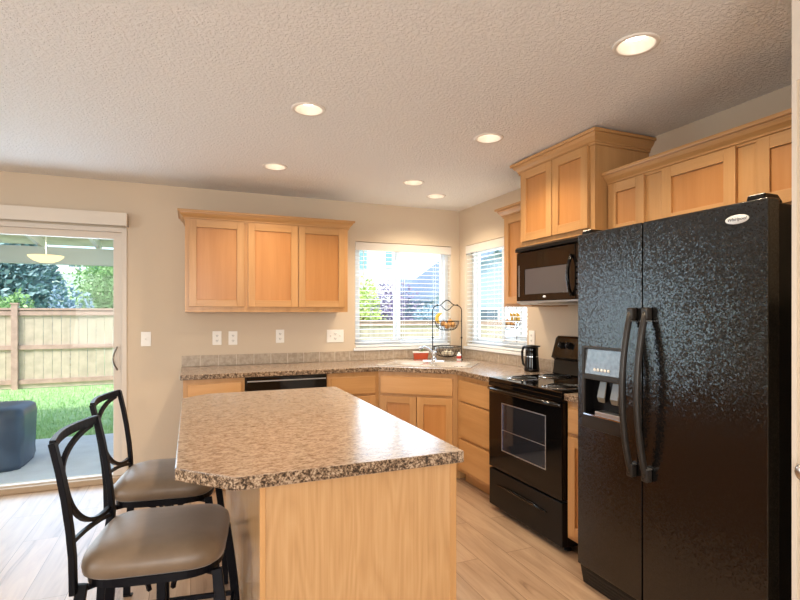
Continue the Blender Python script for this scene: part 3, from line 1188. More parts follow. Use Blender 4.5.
em.lathe([(0, 0), (.011, 0), (.011, .002), (0, .003)], (MX, 2.69, 1.476), LOGO, n=20, M=Matrix.Rotation(R(-90), 4, 'Y') @ Matrix.Diagonal((.7, 1.35, 1, 1)))
em.build('emblem', do, world=True, label='small silver oval emblem')
st_ = MB()
st_.box(MX - .0015, MX + .001, 2.962, 2.968, 1.482, 1.70, STEEL)
st_.build('door_edge_trim', do, world=True)

# ================================================================== REFRIGERATOR
FX = 1.815
fy0, fs, fy1, fzt = 1.113, 1.634, 2.033, 1.762
root = thing('refrigerator', 'tall black pebbled side-by-side refrigerator with ice dispenser at the right', 'refrigerator', (2.2, 1.57, 0))
b = MB()
b.box(FX + .075, 2.585, fy0 + .012, fy1 - .004, .03, fzt - .012, BLACKS)
b.build('cabinet_body', root, world=True, bevel=.004)
gs = MB()
gs.box(FX + .062, FX + .075, fy0 + .02, fy1 - .012, .115, fzt - .03, SLOT)
gs.build('door_gasket', root, world=True)
for yy in (fy0 + .05, fy1 - .05):
    hc = MB()
    hc.grid([[(FX + .010, yy + s * .032, fzt + .001), (FX + .015, yy + s * .030, fzt + .020), (FX + .10, yy + s * .022, fzt + .022), (FX + .13, yy + s * .022, fzt - .006)] for s in (-1, 1)], BLACKS, closed=True, smooth=False)
    hc.build('hinge_cover', root, world=True, bevel=.004)
# freezer door with dispenser opening
dsy0, dsy1 = 1.728, 1.995
d = MB()
d.plate([(fs + .003, .10), (fy1, .10), (fy1, fzt), (fs + .003, fzt)], [[(dsy0 + .008, .868), (dsy1 - .008, .868), (dsy1 - .008, 1.196), (dsy0 + .008, 1.196)]], FX, FX + .062, PEBBLE, M=YZ)
fd = d.build('freezer_door', root, world=True, bevel=.007, seg=3)
d = MB()
d.plate([(fy0, .10), (fs - .003, .10), (fs - .003, fzt), (fy0, fzt)], [], FX, FX + .062, PEBBLE, M=YZ)
rd = d.build('refrigerator_door', root, world=True, bevel=.007, seg=3)
# dispenser
db = MB()
db.plate([(dsy0, .80), (dsy1, .80), (dsy1, 1.204), (dsy0, 1.204)], [[(dsy0 + .018, .868), (dsy1 - .018, .868), (dsy1 - .018, 1.042), (dsy0 + .018, 1.042)], [(dsy0 + .018, 1.066), (dsy1 - .018, 1.066), (dsy1 - .018, 1.190), (dsy0 + .018, 1.190)]], FX - .008, FX + .004, BLACKH, M=YZ)
db.build('dispenser_frame', fd, world=True, bevel=.003)
cv = MB()
cv.box(FX + .055, FX + .060, dsy0 + .01, dsy1 - .01, .868, 1.196, BLACKS)
cv.box(FX + .001, FX + .058, dsy0 + .010, dsy0 + .016, .868, 1.05, BLACKS)
cv.box(FX + .001, FX + .058, dsy1 - .016, dsy1 - .010, .868, 1.05, BLACKS)
cv.box(FX + .001, FX + .058, dsy0 + .012, dsy1 - .012, .862, .870, BLACKS)
cv.build('dispenser_recess', fd, world=True)
cpn = MB()
cpn.grid([[(FX + .0, y, 1.062), (FX - .004, y, 1.07), (FX + .006, y, 1.19), (FX + .03, y, 1.196), (FX + .03, y, 1.045)] for y in (dsy0 + .014, dsy1 - .014)], plain('silver_control_glass', (.10, .11, .12), .12, coat=.6, noise=.5, nscale=45), smooth=False)
cpn.build('dispenser_control_panel', fd, world=True)
bt = MB()
for k in range(5):
    bt.ball((FX - .004, dsy1 - .085 - k * .022, 1.092), .008, PLATE, (.4, 1, 1), 10)
bt.build('dispenser_buttons', fd, world=True)
for k, yy in enumerate((1.905, 1.822)):
    pdl = MB()
    pdl.grid([[(FX + .052, yy - .022, 1.035), (FX + .052, yy + .022, 1.035), (FX + .046, yy + .022, 1.035), (FX + .046, yy - .022, 1.035)],
              [(FX + .034, yy - .026, .955), (FX + .034, yy + .026, .955), (FX + .028, yy + .026, .955), (FX + .028, yy - .026, .955)],
              [(FX + .040, yy - .02, .93), (FX + .040, yy + .02, .93), (FX + .034, yy + .02, .93), (FX + .034, yy - .02, .93)]], plain('grey_paddle_plastic', (.15, .13, .10), .25, coat=.3), smooth=False)
    pdl.build('dispenser_paddle', fd, world=True, bevel=.003)
tr = MB()
tr.box(FX - .004, FX + .05, dsy0 + .02, dsy1 - .085, .870, .892, STEEL)
tr.build('drip_tray', fd, world=True, bevel=.003, label='shiny drip tray')
tr = MB()
tr.box(FX - .0095, FX + .003, dsy0 + .016, dsy1 - .016, .866, .872, CHROME)
tr.build('dispenser_sill_trim', fd, world=True)
# handles
for par, yy in ((fd, 1.676), (rd, 1.596)):
    h = MB()
    pth = []
    for k in range(25):
        s_ = k / 24
        pth.append((FX - .020 - .052 * math.sin(PI * s_) ** .8, yy, .668 + .70 * s_))
    h.sweep(pth, .015, .013, BLACKH, n=14, up=(0, 1, 0))
    ho = h.build('handle', par, world=True)
    for zc in (.672, 1.362):
        e = MB()
        e.box(FX - .033, FX - .001, yy - .017, yy + .017, zc - .028, zc + .028, BLACKH)
        e.build('handle_mount', ho, world=True, bevel=.008)
        e = MB()
        zz = zc + (.030 if zc < 1 else -.030)
        e.box(FX - .034, FX - .004, yy - .0175, yy + .0175, zz - .0025, zz + .0025, STEEL)
        e.build('handle_band', ho, world=True)
# badge with lettering
bd = MB()
BM_ = Matrix.Translation((FX, 1.219, 1.702)) @ Matrix.Rotation(R(-90), 4, 'Y') @ Matrix.Diagonal((.0165, .0425, 1, 1))
bd.lathe([(0, -.001), (1, -.001), (1, .0025), (.94, .0035), (0, .0038)], (0, 0, 0), LOGO, n=36, M=BM_)
bd_o = bd.build('badge', rd, world=True, label='silver oval maker badge with script lettering')
def text(body, size, m, name, parent, M, shear=0.0):
    cu = bpy.data.curves.new('lettering', 'FONT')
    cu.body = body
    cu.size = size
    cu.align_x = 'CENTER'
    cu.align_y = 'CENTER'
    cu.extrude = .0004
    cu.shear = shear
    o = bpy.data.objects.new('lettering', cu)
    COL.objects.link(o)
    dg = bpy.context.evaluated_depsgraph_get()
    me = bpy.data.meshes.new_from_object(o.evaluated_get(dg))
    bpy.data.objects.remove(o)
    b = MB()
    b.bm.from_mesh(me)
    b.bm.transform(M)
    for f in b.bm.faces:
        f.material_index = 0
    b.mats = [m]
    return b.build(name, parent, world=True)
TXM = Matrix.Translation((FX - .0042, 1.219, 1.702)) @ Matrix(((0, 0, -1, 0), (-1, 0, 0, 0), (0, 1, 0, 0), (0, 0, 0, 1)))
text('Whirlpool', .0165, INK, 'lettering', rd, TXM, .25)
kg = MB()
kg.grid([[(FX + .075, y, .004), (FX + .03, y, .004), (FX + .012, y, .09), (FX + .012, y, .096), (FX + .075, y, .096)] for y in (fy0 + .01, fy1 - .01)], BLACKS, smooth=False)
kgo = kg.build('base_grille', root, world=True)
sl = MB()
for k in range(4):
    z = .018 + k * .018
    x = FX + .03 - (z - .004) * .21
    sl.box(x - .004, x + .002, fy0 + .05, fy1 - .05, z, z + .007, BLACKH)
sl.build('grille_slats', kgo, world=True)

# ================================================================== DISHWASHER
root = thing('dishwasher', 'black built-in dishwasher under the back counter behind the island', 'dishwasher', (.708, 4.35, 0))
x0, x1 = .391, 1.026
b = MB(); b.box(x0, x1, FY + .02, 4.62, .09, .872, BLACKS); b.build('body', root, world=True)
b = MB(); b.box(x0 + .002, x1 - .002, FY - .025, FY + .02, .12, .742, BLACK); b.build('door', root, world=True, bevel=.004)
b = MB(); b.box(x0 + .002, x1 - .002, FY - .022, FY + .02, .748, .872, BLACK)
c = b.build('control_panel', root, world=True, bevel=.006)
b = MB(); b.box(x0 + .01, x1 - .01, FY - .032, FY - .02, .838, .846, STEEL); b.box(x0 + .01, x1 - .01, FY - .030, FY - .02, .752, .757, STEEL); b.build('trim_strip', c, world=True)
b = MB(); b.box(x0 + .002, x1 - .002, FY + .05, FY + .09, .002, .09, BLACKS); b.build('toe_panel', root, world=True)

# ================================================================== SINK, FAUCET
root = thing('sink', 'bone enamel double-bowl drop-in sink set across the counter corner', 'sink', (SC.x, SC.y, .914))
rim = MB()
bowls = [(-.197, -.035, .158, .172), (.197, -.035, .158, .172)]
rim.plate(rrect(.42, .278, .05), [rrect(hu, hv, .05, cu, cv) for cu, cv, hu, hv in bowls], .9145, .922, PORC)
rim.build('rim', root, world=True, bevel=.003)
for cu, cv, hu, hv in bowls:
    bw = MB()
    loops = []
    for (k, z) in ((0, .921), (.004, .90), (.010, .80), (.022, .765), (.05, .755)):
        loops.append([(p[0], p[1], z) for p in rrect(hu - k, hv - k, .05, cu, cv)])
    bw.grid(loops, PORC, cap0=False, cap1=True)
    bo = bw.build('bowl', root, world=True)
    dn = MB()
    p = sk(cu, cv)
    dn.lathe([(0, .756), (.042, .756), (.042, .759), (.03, .760), (0, .757)], (p[0], p[1], 0), CHROME, n=24)
    dn.build('drain', bo, world=True)
root = thing('faucet', 'chrome single-lever kitchen faucet rising behind the sink', 'faucet', (*sk(0, .215), .922))
p = Vector((*sk(-.01, .215), 0))
f = MB()
f.lathe([(0, .9225), (.03, .9225), (.03, .932), (.024, .94), (.022, .975), (.026, .985), (.026, 1.005), (.02, 1.018), (0, 1.022)], (p.x, p.y, 0), CHROME, n=24)
f.box(-.10, .10, -.022, .022, .9225, .928, CHROME, M=Matrix.Translation((p.x, p.y, 0)) @ Matrix.Rotation(ang, 4, 'Z'))
f.build('base', root, world=True)
s_ = MB()
tip = Vector((*sk(-.105, .04), 0))
pth = []
for k in range(13):
    a = k / 12
    q = p.lerp(tip, a)
    pth.append((q.x, q.y, .985 + .075 * math.sin(PI * min(1, a * 1.12) * .62) - .02 * max(0, a - .85) / .15))
s_.tube(pth, .0125, CHROME, n=12)
s_.build('spout', root, world=True)
lv = MB()
q = p + Vector((SU.x, SU.y, 0)) * .055
lv.sweep([(p.x, p.y, 1.015), (p.x + SU.x * .02, p.y + SU.y * .02, 1.03), (q.x - .02, q.y + .04, 1.05)], .016, .008, CHROME)
lv.build('lever', root, world=True, bevel=.003)

# ================================================================== COUNTER ITEMS
# planter
pc = (2.105, 4.555)
root = thing('planter', 'small red rectangular planter with green herbs behind the sink', 'planter', (pc[0], pc[1], .914), R(-22))
b = MB()
b.grid([[(sx_ * .066, sy_ * .034, .001) for sx_, sy_ in ((1, 1), (-1, 1), (-1, -1), (1, -1))],
        [(sx_ * .076, sy_ * .042, .066) for sx_, sy_ in ((1, 1), (-1, 1), (-1, -1), (1, -1))]], CLAY, smooth=False)
b.build('pot', root, bevel=.004)
b = MB()
b.plate(rect(-.080, .080, -.046, .046), [rect(-.069, .069, -.036, .036)], .066, .078, PLATE)
b.build('pot_rim', root, bevel=.002, label='white rim')
b = MB(); b.box(-.068, .068, -.035, .035, .066, .071, SOIL); b.build('soil', root)
lf = MB()
for k in range(70):
    x, y = random.uniform(-.02, .05), random.uniform(-.02, .02)
    z = .075 + random.uniform(0, .04)
    a, r_ = random.uniform(0, 6.28), random.uniform(.008, .013)
    e = Vector((math.cos(a), math.sin(a), random.uniform(0, 1))).normalized() * r_
    s2 = Vector((-math.sin(a), math.cos(a), 0)) * r_ * .5
    c = Vector((x, y, z))
    lf.quad([c, c + e * .5 + s2, c + e, c + e * .5 - s2], LEAFS)
for k in range(6):
    x, y = random.uniform(-.01, .04), random.uniform(-.015, .015)
    lf.tube([(x, y, .07), (x + .004, y, .11)], .0015, LEAFS, n=5, up=(0, 1, 0))
lf.build('herb_leaves', root, recalc=False)

# two-tier basket stand
bc = Vector((2.335, 4.435, 0))
brz = ang
root = thing('basket_stand', 'black wire two-tier fruit basket stand with wavy arch top in the corner', 'basket', (bc.x, bc.y, .914), R(-24))
def wirebasket(name, zr, r, dep):
    b = MB()
    n = 36
    b.tube([(r * math.cos(2 * PI * k / n), r * math.sin(2 * PI * k / n), zr) for k in range(n)], .0042, IRON, n=6, closed=True)
    b.tube([(r * .82 * math.cos(2 * PI * k / n), r * .82 * math.sin(2 * PI * k / n), zr - dep * .5) for k in range(n)], .0022, IRON, n=6, closed=True)
    b.tube([(r * .36 * math.cos(2 * PI * k / n), r * .36 * math.sin(2 * PI * k / n), zr - dep) for k in range(n)], .003, IRON, n=6, closed=True)
    for k in range(20):
        a = 2 * PI * k / 20
        pth = []
        for j in range(7):
            t = j / 6
            rr = r * (1 - .64 * t ** 1.8)
            pth.append((rr * math.cos(a), rr * math.sin(a), zr - dep * math.sin(t * PI / 2)))
        b.tube(pth, .0019, IRON, n=5)
    for k in range(4):
        a = PI * k / 4
        b.tube([(-r * .36 * math.cos(a), -r * .36 * math.sin(a), zr - dep), (r * .36 * math.cos(a), r * .36 * math.sin(a), zr - dep)], .0019, IRON, n=5)
    return b.build(name, root)
fr = MB()
hw = .142
pth = [(-hw, 0, .006)]
for k in range(8):
    pth.append((-hw, 0, .05 + .43 * k / 7))
for k in range(1, 8):
    a = PI / 2 * k / 8
    pth.append((-hw + .06 * (1 - math.cos(a)), 0,   .48 + .055 * math.sin(a)))
pth.append((-.075, 0, .536))
for k in range(1, 10):
    s2 = -1 + 2 * k / 10
    pth.append((.075 * s2, 0, .536 + .048 * (1 + math.cos(s2 * PI)) / 2))
right = [(-x, y, z) for x, y, z in pth[:17]][::-1]
fr.tube(pth + right, .0048, IRON, n=8, up=(0, 1, 0))
fr.tube([(.075 * (-1 + 2 * k / 12), 0, .536 - .052 * (1 + math.cos((-1 + 2 * k / 12) * PI)) / 2) for k in range(13)], .0042, IRON, n=8, up=(0, 1, 0))
for s2 in (-1, 1):
    fr.ball((s2 * hw, 0, .215), .010, IRON, (1, 1, 1.3), 10)
    fr.ball((s2 * .098, 0, .537), .008, IRON, (1, 1, 1), 8)
fr.build('stand_frame', root)
for s2 in (-1, 1):
    ft = MB()
    ft.tube([(s2 * hw, -.09, .005), (s2 * hw, .09, .005)], .005, IRON, n=8)
    ft.build('foot_bar', root)
ub = wirebasket('upper_basket', .378, .118, .088)
ar = MB()
for s2 in (-1, 1):
    ar.tube([(s2 * .116, 0, .378), (s2 * hw, 0, .378)], .003, IRON, n=6, up=(0, 1, 0))
    ar.tube([(s2 * .132, 0, .128), (s2 * hw, 0, .128)], .003, IRON, n=6, up=(0, 1, 0))
ar.build('basket_arm', root)
lb = wirebasket('lower_basket', .128, .134, .098)
def inworld(x, y, z):
    c_, s2 = math.cos(R(-24)), math.sin(R(-24))
    return Vector((bc.x + x * c_ - y * s2, bc.y + x * s2 + y * c_, .914 + z))
# bananas in the upper basket
for k in range(3):
    b = MB()
    off = inworld(-.085, -.045 + .040 * k, .402)
    rings = []
    for j in range(11):
        t = j / 10
        a = R(-65 + 150 * t)
        rr = .0165 * (min(1, .35 + 2.6 * t, .28 + 3.2 * (1 - t)))
        cx_, cz_ = .052 * math.cos(a), .052 * math.sin(a)
        d_ = Vector((cx_ / .052, .0, cz_ / .052))
        rings.append([Vector((cx_ - .035, 0, cz_)) + d_ * rr * math.cos(2 * PI * q / 8) + Vector((0, 1, 0)) * rr * math.sin(2 * PI * q / 8) for q in range(8)])
    b.grid(rings, BANANA)
    rz_ = R(156)
    b.bm.transform(Matrix.Translation(off) @ Matrix.Rotation(rz_, 4, 'Z'))
    tag(b.build('banana'), 'yellow banana leaning at the left rim of the upper wire basket', 'fruit', 'bananas in the upper basket')
for i, (x, y, z, r_) in enumerate(((.0, -.03, .333, .033), (.055, -.012, .343, .031), (.012, .045, .335, .032), (-.035, .04, .35, .030), (.03, .01, .372, .028))):
    b = MB()
    b.ball(inworld(x, y, z), r_, ONION, (1, 1, .92), 16)
    b.lathe([(.006, .85 * r_), (.003, 1.15 * r_), (.005, 1.3 * r_)], inworld(x, y, z), STEMBR, n=8, cap=True)
    tag(b.build('onion'), 'round brown onion heaped in the upper wire basket', 'onion', 'onions in the upper basket')
for i, (x, y, z, r_) in enumerate(((-.03, -.02, .062, .027), (.035, -.025, .062, .028), (.0, .04, .064, .026))):
    b = MB()
    b.ball(inworld(x, y, z), r_, GARLIC, (1, 1, .85), 16)
    b.lathe([(.008, .7 * r_), (.004, 1.1 * r_), (.003, 1.4 * r_)], inworld(x, y, z), GARLIC, n=8, cap=True)
    tag(b.build('garlic_bulb'), 'pale garlic bulb in the lower wire basket', 'garlic', 'garlic bulbs in the lower basket')

# small bottle right of the stand
root = thing('soap_bottle', 'small clear bottle with red label at the right of basket stand', 'bottle', (2.385, 4.285, .914))
b = MB()
b.lathe([(0, .001), (.021, .001), (.022, .01), (.022, .058), (.017, .066), (.010, .07), (0, .07)], (0, 0, 0), CLEARP, n=20)
b.build('bottle_body', root)
b = MB(); b.lathe([(.0225, .02), (.0225, .046)], (0, 0, 0), REDL, n=20); b.build('label_band', root, label='red label')
b = MB(); b.lathe([(0, .07), (.011, .07), (.011, .082), (0, .082)], (0, 0, 0), WHITE, n=16); b.build('cap', root)

# black jug by the stove
root = thing('coffee_carafe', 'black insulated carafe with side handle standing left of the stove backguard', 'carafe', (2.465, 3.265, .914), R(112))
b = MB()
b.lathe([(0, .001), (.058, .001), (.060, .012), (.056, .05), (.050, .12), (.048, .16), (.05, .178), (.047, .186), (0, .188)], (0, 0, 0), BLACK, n=28)
b.build('vessel', root)
b = MB()
b.lathe([(0, .186), (.050, .186), (.052, .194), (.040, .204), (.0, .208)], (0, 0, 0), BLACKS, n=28)
b.grid([[(-.045, -.012, .205), (-.045, .012, .205), (-.045, .012, .188), (-.045, -.012, .188)], [(-.072, -.006, .204), (-.072, .006, .204), (-.068, .005, .194), (-.068, -.005, .194)]], BLACKS, smooth=False)
b.build('lid', root)
b = MB()
b.sweep([(.045, 0, .192), (.075, 0, .185), (.086, 0, .15), (.086, 0, .10), (.078, 0, .055), (.054, 0, .035)], .018, .010, BLACKS, up=(0, 1, 0))
b.build('handle', root, bevel=.003)
b = MB()
b.lathe([(.0512, .115), (.0508, .121)], (0, 0, 0), CHROME, n=28)
b.build('trim_ring', root)

# ================================================================== SWITCHES AND OUTLETS
def faceplate(name, label, loc, rz, w, kind, group):
    root = thing(name, label, 'outlet' if name == 'wall_outlet' else 'switch', loc, rz, group)
    b = MB()
    b.box(-w / 2, w / 2, -.007, -.001, -.06, .06, PLATE)
    b.build('plate', root, bevel=.003)
    n = 1 if w < .1 else 3
    for i in range(n):
        cx = (i - (n - 1) / 2) * .046
        if kind[i] == 'o':
            for zz in (-.022, .022):
                s = MB()
                s.box(cx - .015, cx + .015, -.0095, -.006, zz - .014, zz + .014, PLATE)
                so = s.build('socket', root, bevel=.003)
                q = MB()
                q.box(cx - .008, cx - .005, -.0100, -.0093, zz - .005, zz + .006, SLOT)
                q.box(cx + .005, cx + .008, -.0100, -.0093, zz - .005, zz + .006, SLOT)
                q.box(cx - .0025, cx + .0025, -.0100, -.0093, zz - .0115, zz - .0075, SLOT)
                q.build('slot', so)
        else:
            s = MB()
            s.box(cx - .006, cx + .006, -.009, -.006, -.013, .013, PLATE)
            so = s.build('toggle_seat', root)
            q = MB()
            q.grid([[(cx - .004, -.008, -.006), (cx + .004, -.008, -.006), (cx + .004, -.008, .006), (cx - .004, -.008, .006)],
                    [(cx - .003, -.020, .004), (cx + .003, -.020, .004), (cx + .003, -.020, .011), (cx - .003, -.020, .011)]], PLATE, smooth=False)
            q.build('toggle', so)
    return root
OG = 'white outlets on the walls'
faceplate('light_switch', 'single white light switch on the wall right of the patio door', (-.342, WD, 1.155), 0, .075, 's', None)
faceplate('wall_outlet', 'left one of the close pair of white outlets under the left wall cabinet', (.212, WD, 1.153), 0, .075, 'o', OG)
faceplate('wall_outlet', 'right one of the close pair of white outlets under the left wall cabinet', (.344, WD, 1.151), 0, .075, 'o', OG)
faceplate('wall_outlet', 'lone white outlet under the middle of the two-door wall cabinet', (.752, WD, 1.160), 0, .075, 'o', OG)
faceplate('light_switch', 'wide triple white switch plate left of the sink window', (1.268, WD, 1.153), 0, .165, 'sos', None)
faceplate('wall_outlet', 'white outlet on the right wall above the black carafe', (WX, 3.452, 1.165), R(-90), .075, 'o', OG)

# ================================================================== PATIO DOOR VALANCE
mb = MB()
vx0, vx1 = DX0 - .08, -.471
root = thing('door_valance', 'long beige vertical-blind valance above the patio door', 'valance', (-1.4, WD - .06, 2.06))
v = MB()
v.box(vx0, vx1, WD - .112, WD - .104, 2.066, 2.168, CREAM)
v.box(vx1 - .008, vx1, WD - .104, WD - .002, 2.066, 2.168, CREAM)
v.box(vx0, vx0 + .008, WD - .104, WD - .002, 2.066, 2.168, CREAM)
v.box(vx0, vx1, WD - .104, WD - .002, 2.160, 2.168, CREAM)
v.build('valance_board', root, world=True, bevel=.002)
v = MB()
v.box(vx0 + .02, vx1 - .02, WD - .075, WD - .035, 2.085, 2.125, WHITE)
v.build('headrail', root, world=True)

# ================================================================== CEILING LIGHTS
labels = ['recessed ceiling light nearest the camera, above the refrigerator side',
          'recessed ceiling light over the island, second from the front in the left row',
          'recessed ceiling light in front of the back wall cabinets, farthest of the left row',
          'recessed ceiling light in the right row nearest the raised microwave cabinet',
          'recessed ceiling light in the right row halfway between stove and sink corner',
          'recessed ceiling light closest to the wall corner, above the sink',
          'recessed ceiling light over the near end of the island, first of the left row']
first = None
for (x, y), lb_ in zip(CANS, labels):
    if first is None:
        first = thing('recessed_light', lb_, 'ceiling light', (x, y, ZC), 0, 'recessed ceiling lights')
        t = MB()
        t.lathe([(.070, .004), (.070, -.004), (.078, -.006), (.088, -.004), (.090, .0), (.070, 0)], (0, 0, 0), LIGHTTRIM, n=40)
        t.build('trim_ring', first)
        c = MB()
        c.lathe([(.070, -.003), (.064, .018), (.055, .042), (.048, .052)], (0, 0, 0), CANIN, n=40)
        c.lathe([(.048, .052), (.046, .085), (.0, .095)], (0, 0, 0), CANIN, n=40)
        c.build('reflector', first)
        bl = MB()
        bl.lathe([(.048, .046), (.045, .037), (.028, .031), (.0, .029)], (0, 0, 0), BULB, n=32)
        bl.build('bulb', first, label='lit warm bulb')
    else:
        dup(first, (x, y, ZC), label=lb_)
    light('can_lamp', 'SPOT', (x, y, ZC - .006), (0, 0, 0), CAN_POWER * 4, (1, .80, .56), spot_size=R(140), spot_blend=.7, shadow_soft_size=.045)

# ================================================================== BAR STOOLS
def superring(a, b_, z, n=40, e=3.6, dx=0.0):
    out = []
    for k in range(n):
        t = 2 * PI * k / n
        c, s = math.cos(t), math.sin(t)
        out.append((dx + a * math.copysign(abs(c) ** (2 / e), c), b_ * math.copysign(abs(s) ** (2 / e), s), z))
    return out
def make_stool(label, loc, rz):
    root = thing('bar_stool', label, 'stool', loc, rz, 'metal bar stools at the island')
    c = MB()
    H = .583
    prof = [(.192, 0), (.204, .010), (.207, .030), (.203, .050), (.185, .068), (.150, .081), (.10, .089), (.05, .092), (.004, .093)]
    c.grid([superring(r * 1.0, r * 1.0, H + z, e=4.8 if r > .12 else 2.8) for r, z in prof], CUSH)
    c.build('seat_cushion', root, label='taupe vinyl cushion')
    f = MB()
    f.grid([superring(.198, .198, H - .024), superring(.198, .198, H), superring(.172, .172, H), superring(.172, .172, H - .024), superring(.198, .198, H - .024)], IRON, cap0=False, cap1=False, smooth=False)
    f.box(-.18, .18, -.014, .014, H - .02, H - .001, IRON)
    f.box(-.014, .014, -.18, .18, H - .02, H - .001, IRON)
    f.build('seat_frame', root)
    # back
    def post(y):
        return [(-.203, y, H - .03), (-.205, y, .66), (-.212, y, .74), (-.224, y, .83), (-.238, y, .91), (-.256, y, .993)]
    for s in (-1, 1):
        b = MB()
        b.sweep(post(s * .190), .026, .017, IRON, up=(1, 0, 0))
        b.build('back_post', root, bevel=.002)
    b = MB()
    b.sweep([(-.256 - .030 * math.cos(k / 12 * PI - PI / 2), -.190 + .38 * k / 12, .986) for k in range(13)], .017, .028, IRON)
    b.build('top_rail', root, bevel=.002)
    def bx(z):
        P = post(0)
        for q in range(len(P) - 1):
            if P[q][2] <= z <= P[q + 1][2]:
                t = (z - P[q][2]) / (P[q + 1][2] - P[q][2])
                return P[q][0] + t * (P[q + 1][0] - P[q][0])
        return P[-1][0]
    pth = []
    for k in range(13):
        a = PI / 2 * k / 12
        z = .968 - .085 * (1 - math.cos(a))
        pth.append((bx(z) - .018 * math.cos(a), .178 - .350 * math.sin(a), z))
    for z in (.885, .875):
        pth.append((bx(z), -.174, z))
    for k in range(1, 13):
        a = PI / 2 * k / 12
        z = .872 - .205 * math.sin(a)
        pth.append((bx(z) - .008 * math.sin(a), -.174 + .355 * (1 - math.cos(a)), z))
    b = MB()
    b.sweep(pth, .014, .014, IRON, up=(1, 0, 0))
    b.build('back_scroll', root, bevel=.002)
    b = MB()
    b.sweep([(bx(.64) - .004, -.182 + .364 * k / 12, .700 - .058 * (k / 12) ** 1.6) for k in range(13)], .013, .013, IRON, up=(1, 0, 0))
    b.build('back_brace', root, bevel=.002)
    for sx_ in (-1, 1):
        for sy_ in (-1, 1):
            l = MB()
            pth = []
            for k in range(13):
                t = k / 12
                z = (H - .012) * (1 - t)
                o = .186 + .036 * math.sin(PI * min(1, t * 1.15) * .55) + .004 * t
                pth.append((sx_ * o, sy_ * (.172 + .03 * math.sin(PI / 2 * t)), z + .0005))
            l.sweep(pth, .030, .018, IRON, up=(0, 1, 0))
            lo = l.build('leg', root, bevel=.002)
            g = MB()
            g.box(sx_ * .219 - .018, sx_ * .219 + .018, sy_ * .202 - .012, sy_ * .202 + .012, 0, .008, BLACKS)
            g.build('foot_cap', lo)
            br = MB()
            br.sweep([(sx_ * (.186 - .150 * math.sin(PI / 2 * k / 8)), sy_ * (.165 - .135 * math.sin(PI / 2 * k / 8)), H - .03 - .095 * (1 - math.cos(PI / 2 * k / 8))) for k in range(9)], .012, .012, IRON)
            br.build('corner_brace', root)
    for yy in (-.028, .028):
        p_ = MB()
        p_.box(-.014, .014, yy - .008, yy + .008, .30, H - .02, IRON)
        p_.build('center_post', root, bevel=.002)
    fr_ = MB()
    fr_.sweep([(x * .21, y * .19, .30) for x, y in ((1, 1), (-1, 1), (-1, -1), (1, -1))], .016, .016, IRON, closed=True)
    fr_.box(-.21, .21, -.036, .036, .294, .306, IRON)
    fr_.build('footrest', root)
    return root
s1 = make_stool('nearer black metal bar stool with taupe cushion, cut off by the picture bottom', (-.085, 1.87, 0), R(-8))
dup(s1, (-.09, 2.535, 0), R(-8), label='farther black metal bar stool with taupe cushion, closest to the patio door')

# ================================================================== OUTSIDE
GZ = -.15
struct(MB().box(-7.5, 1.0, WD + .14, 7.33, GZ - .1, GZ, CONC), 'patio_slab')
lw = MB()
lw.quad([(-40, 7.2, GZ - .02), (30, 7.2, GZ - .02), (30, 11.6, -.06), (-40, 11.6, -.06)], LAWN)
lw.quad([(-40, 11.6, -.06), (30, 11.6, -.06), (60, 34, -1.0), (-60, 34, -1.0)], LAWN)
lw.quad([(1.0, WD + .14, GZ - .02), (30, WD + .14, GZ - .02), (30, 7.2, GZ - .02), (1.0, 7.2, GZ - .02)], LAWN)
lw.quad([(WX + .14, -8, GZ - .02), (30, -8, GZ - .02), (30, WD + .14, GZ - .02), (WX + .14, WD + .14, GZ - .02)], LAWN)
struct(lw, 'lawn_ground')
hl = MB()
rows = []
for j in range(10):
    y = 34 + j * 8
    rows.append([(-70 + i * 7, y, -1.0 + 10.2 * (j / 9) ** .9 + .6 * math.sin(i * 1.3 + j)) for i in range(22)])
for a in range(9):
    for i in range(21):
        hl.quad([rows[a][i], rows[a][i + 1], rows[a + 1][i + 1], rows[a + 1][i]], HILL)
struct(hl, 'hill_ground')

# grass blades on the visible strip of lawn
gb = MB()
gi = gb.mi(GRASSM)
for k in range(15000):
    y = 7.33 + 4.1 * random.random() ** 1.2
    x = random.uniform(-3.4 - (y - 7) * .3, .2)
    z = GZ - .02 + (y - 7.2) / 4.4 * (-.06 - GZ + .02)
    a = random.uniform(0, 6.28)
    hgt = random.uniform(.03, .065)
    w = .006
    dx, dy = math.cos(a), math.sin(a)
    f = gb.bm.faces.new([gb.bm.verts.new(p) for p in ((x - dx * w, y - dy * w, z), (x + dx * w, y + dy * w, z), (x + dy * .02, y - dx * .02, z + hgt))])
    f.material_index = gi
go = gb.build('grass', recalc=False)
go['kind'] = 'stuff'
tag(go, 'bright green lawn grass beyond the patio slab', 'grass')

# patio cover
root = thing('patio_cover', 'painted patio roof with rafters and grey-green beam outside the sliding door', 'patio cover', (-1.5, 7.3, GZ))
b = MB(); b.box(-6.0, .6, 7.25, 7.34, 1.965, 2.172, PAINTG); b.build('beam', root, world=True)
for k in range(8):
    x = -5.9 + .612 * k + .5
    x = -1.69 + .612 * (k - 5)
    r_ = MB()
    M = Matrix()
    r_.grid([[(x - .022, y, z), (x + .022, y, z), (x + .022, y, z + .10), (x - .022, y, z + .10)] for y, z in ((4.83, 2.42), (7.5, 2.172))], PAINTW, smooth=False)
    r_.build('rafter', root, world=True)
dk = MB()
dk.grid([[(-6.0, y, z), (.6, y, z), (.6, y, z + .03), (-6.0, y, z + .03)] for y, z in ((4.83, 2.522), (7.75, 2.251))], DECKP, smooth=False)
dk.build('roof_deck', root, world=True)
for x in (-5.8, .45):
    p_ = MB(); p_.box(x - .05, x + .05, 7.25, 7.34, GZ, 1.965, PAINTG); p_.build('post', root, world=True)
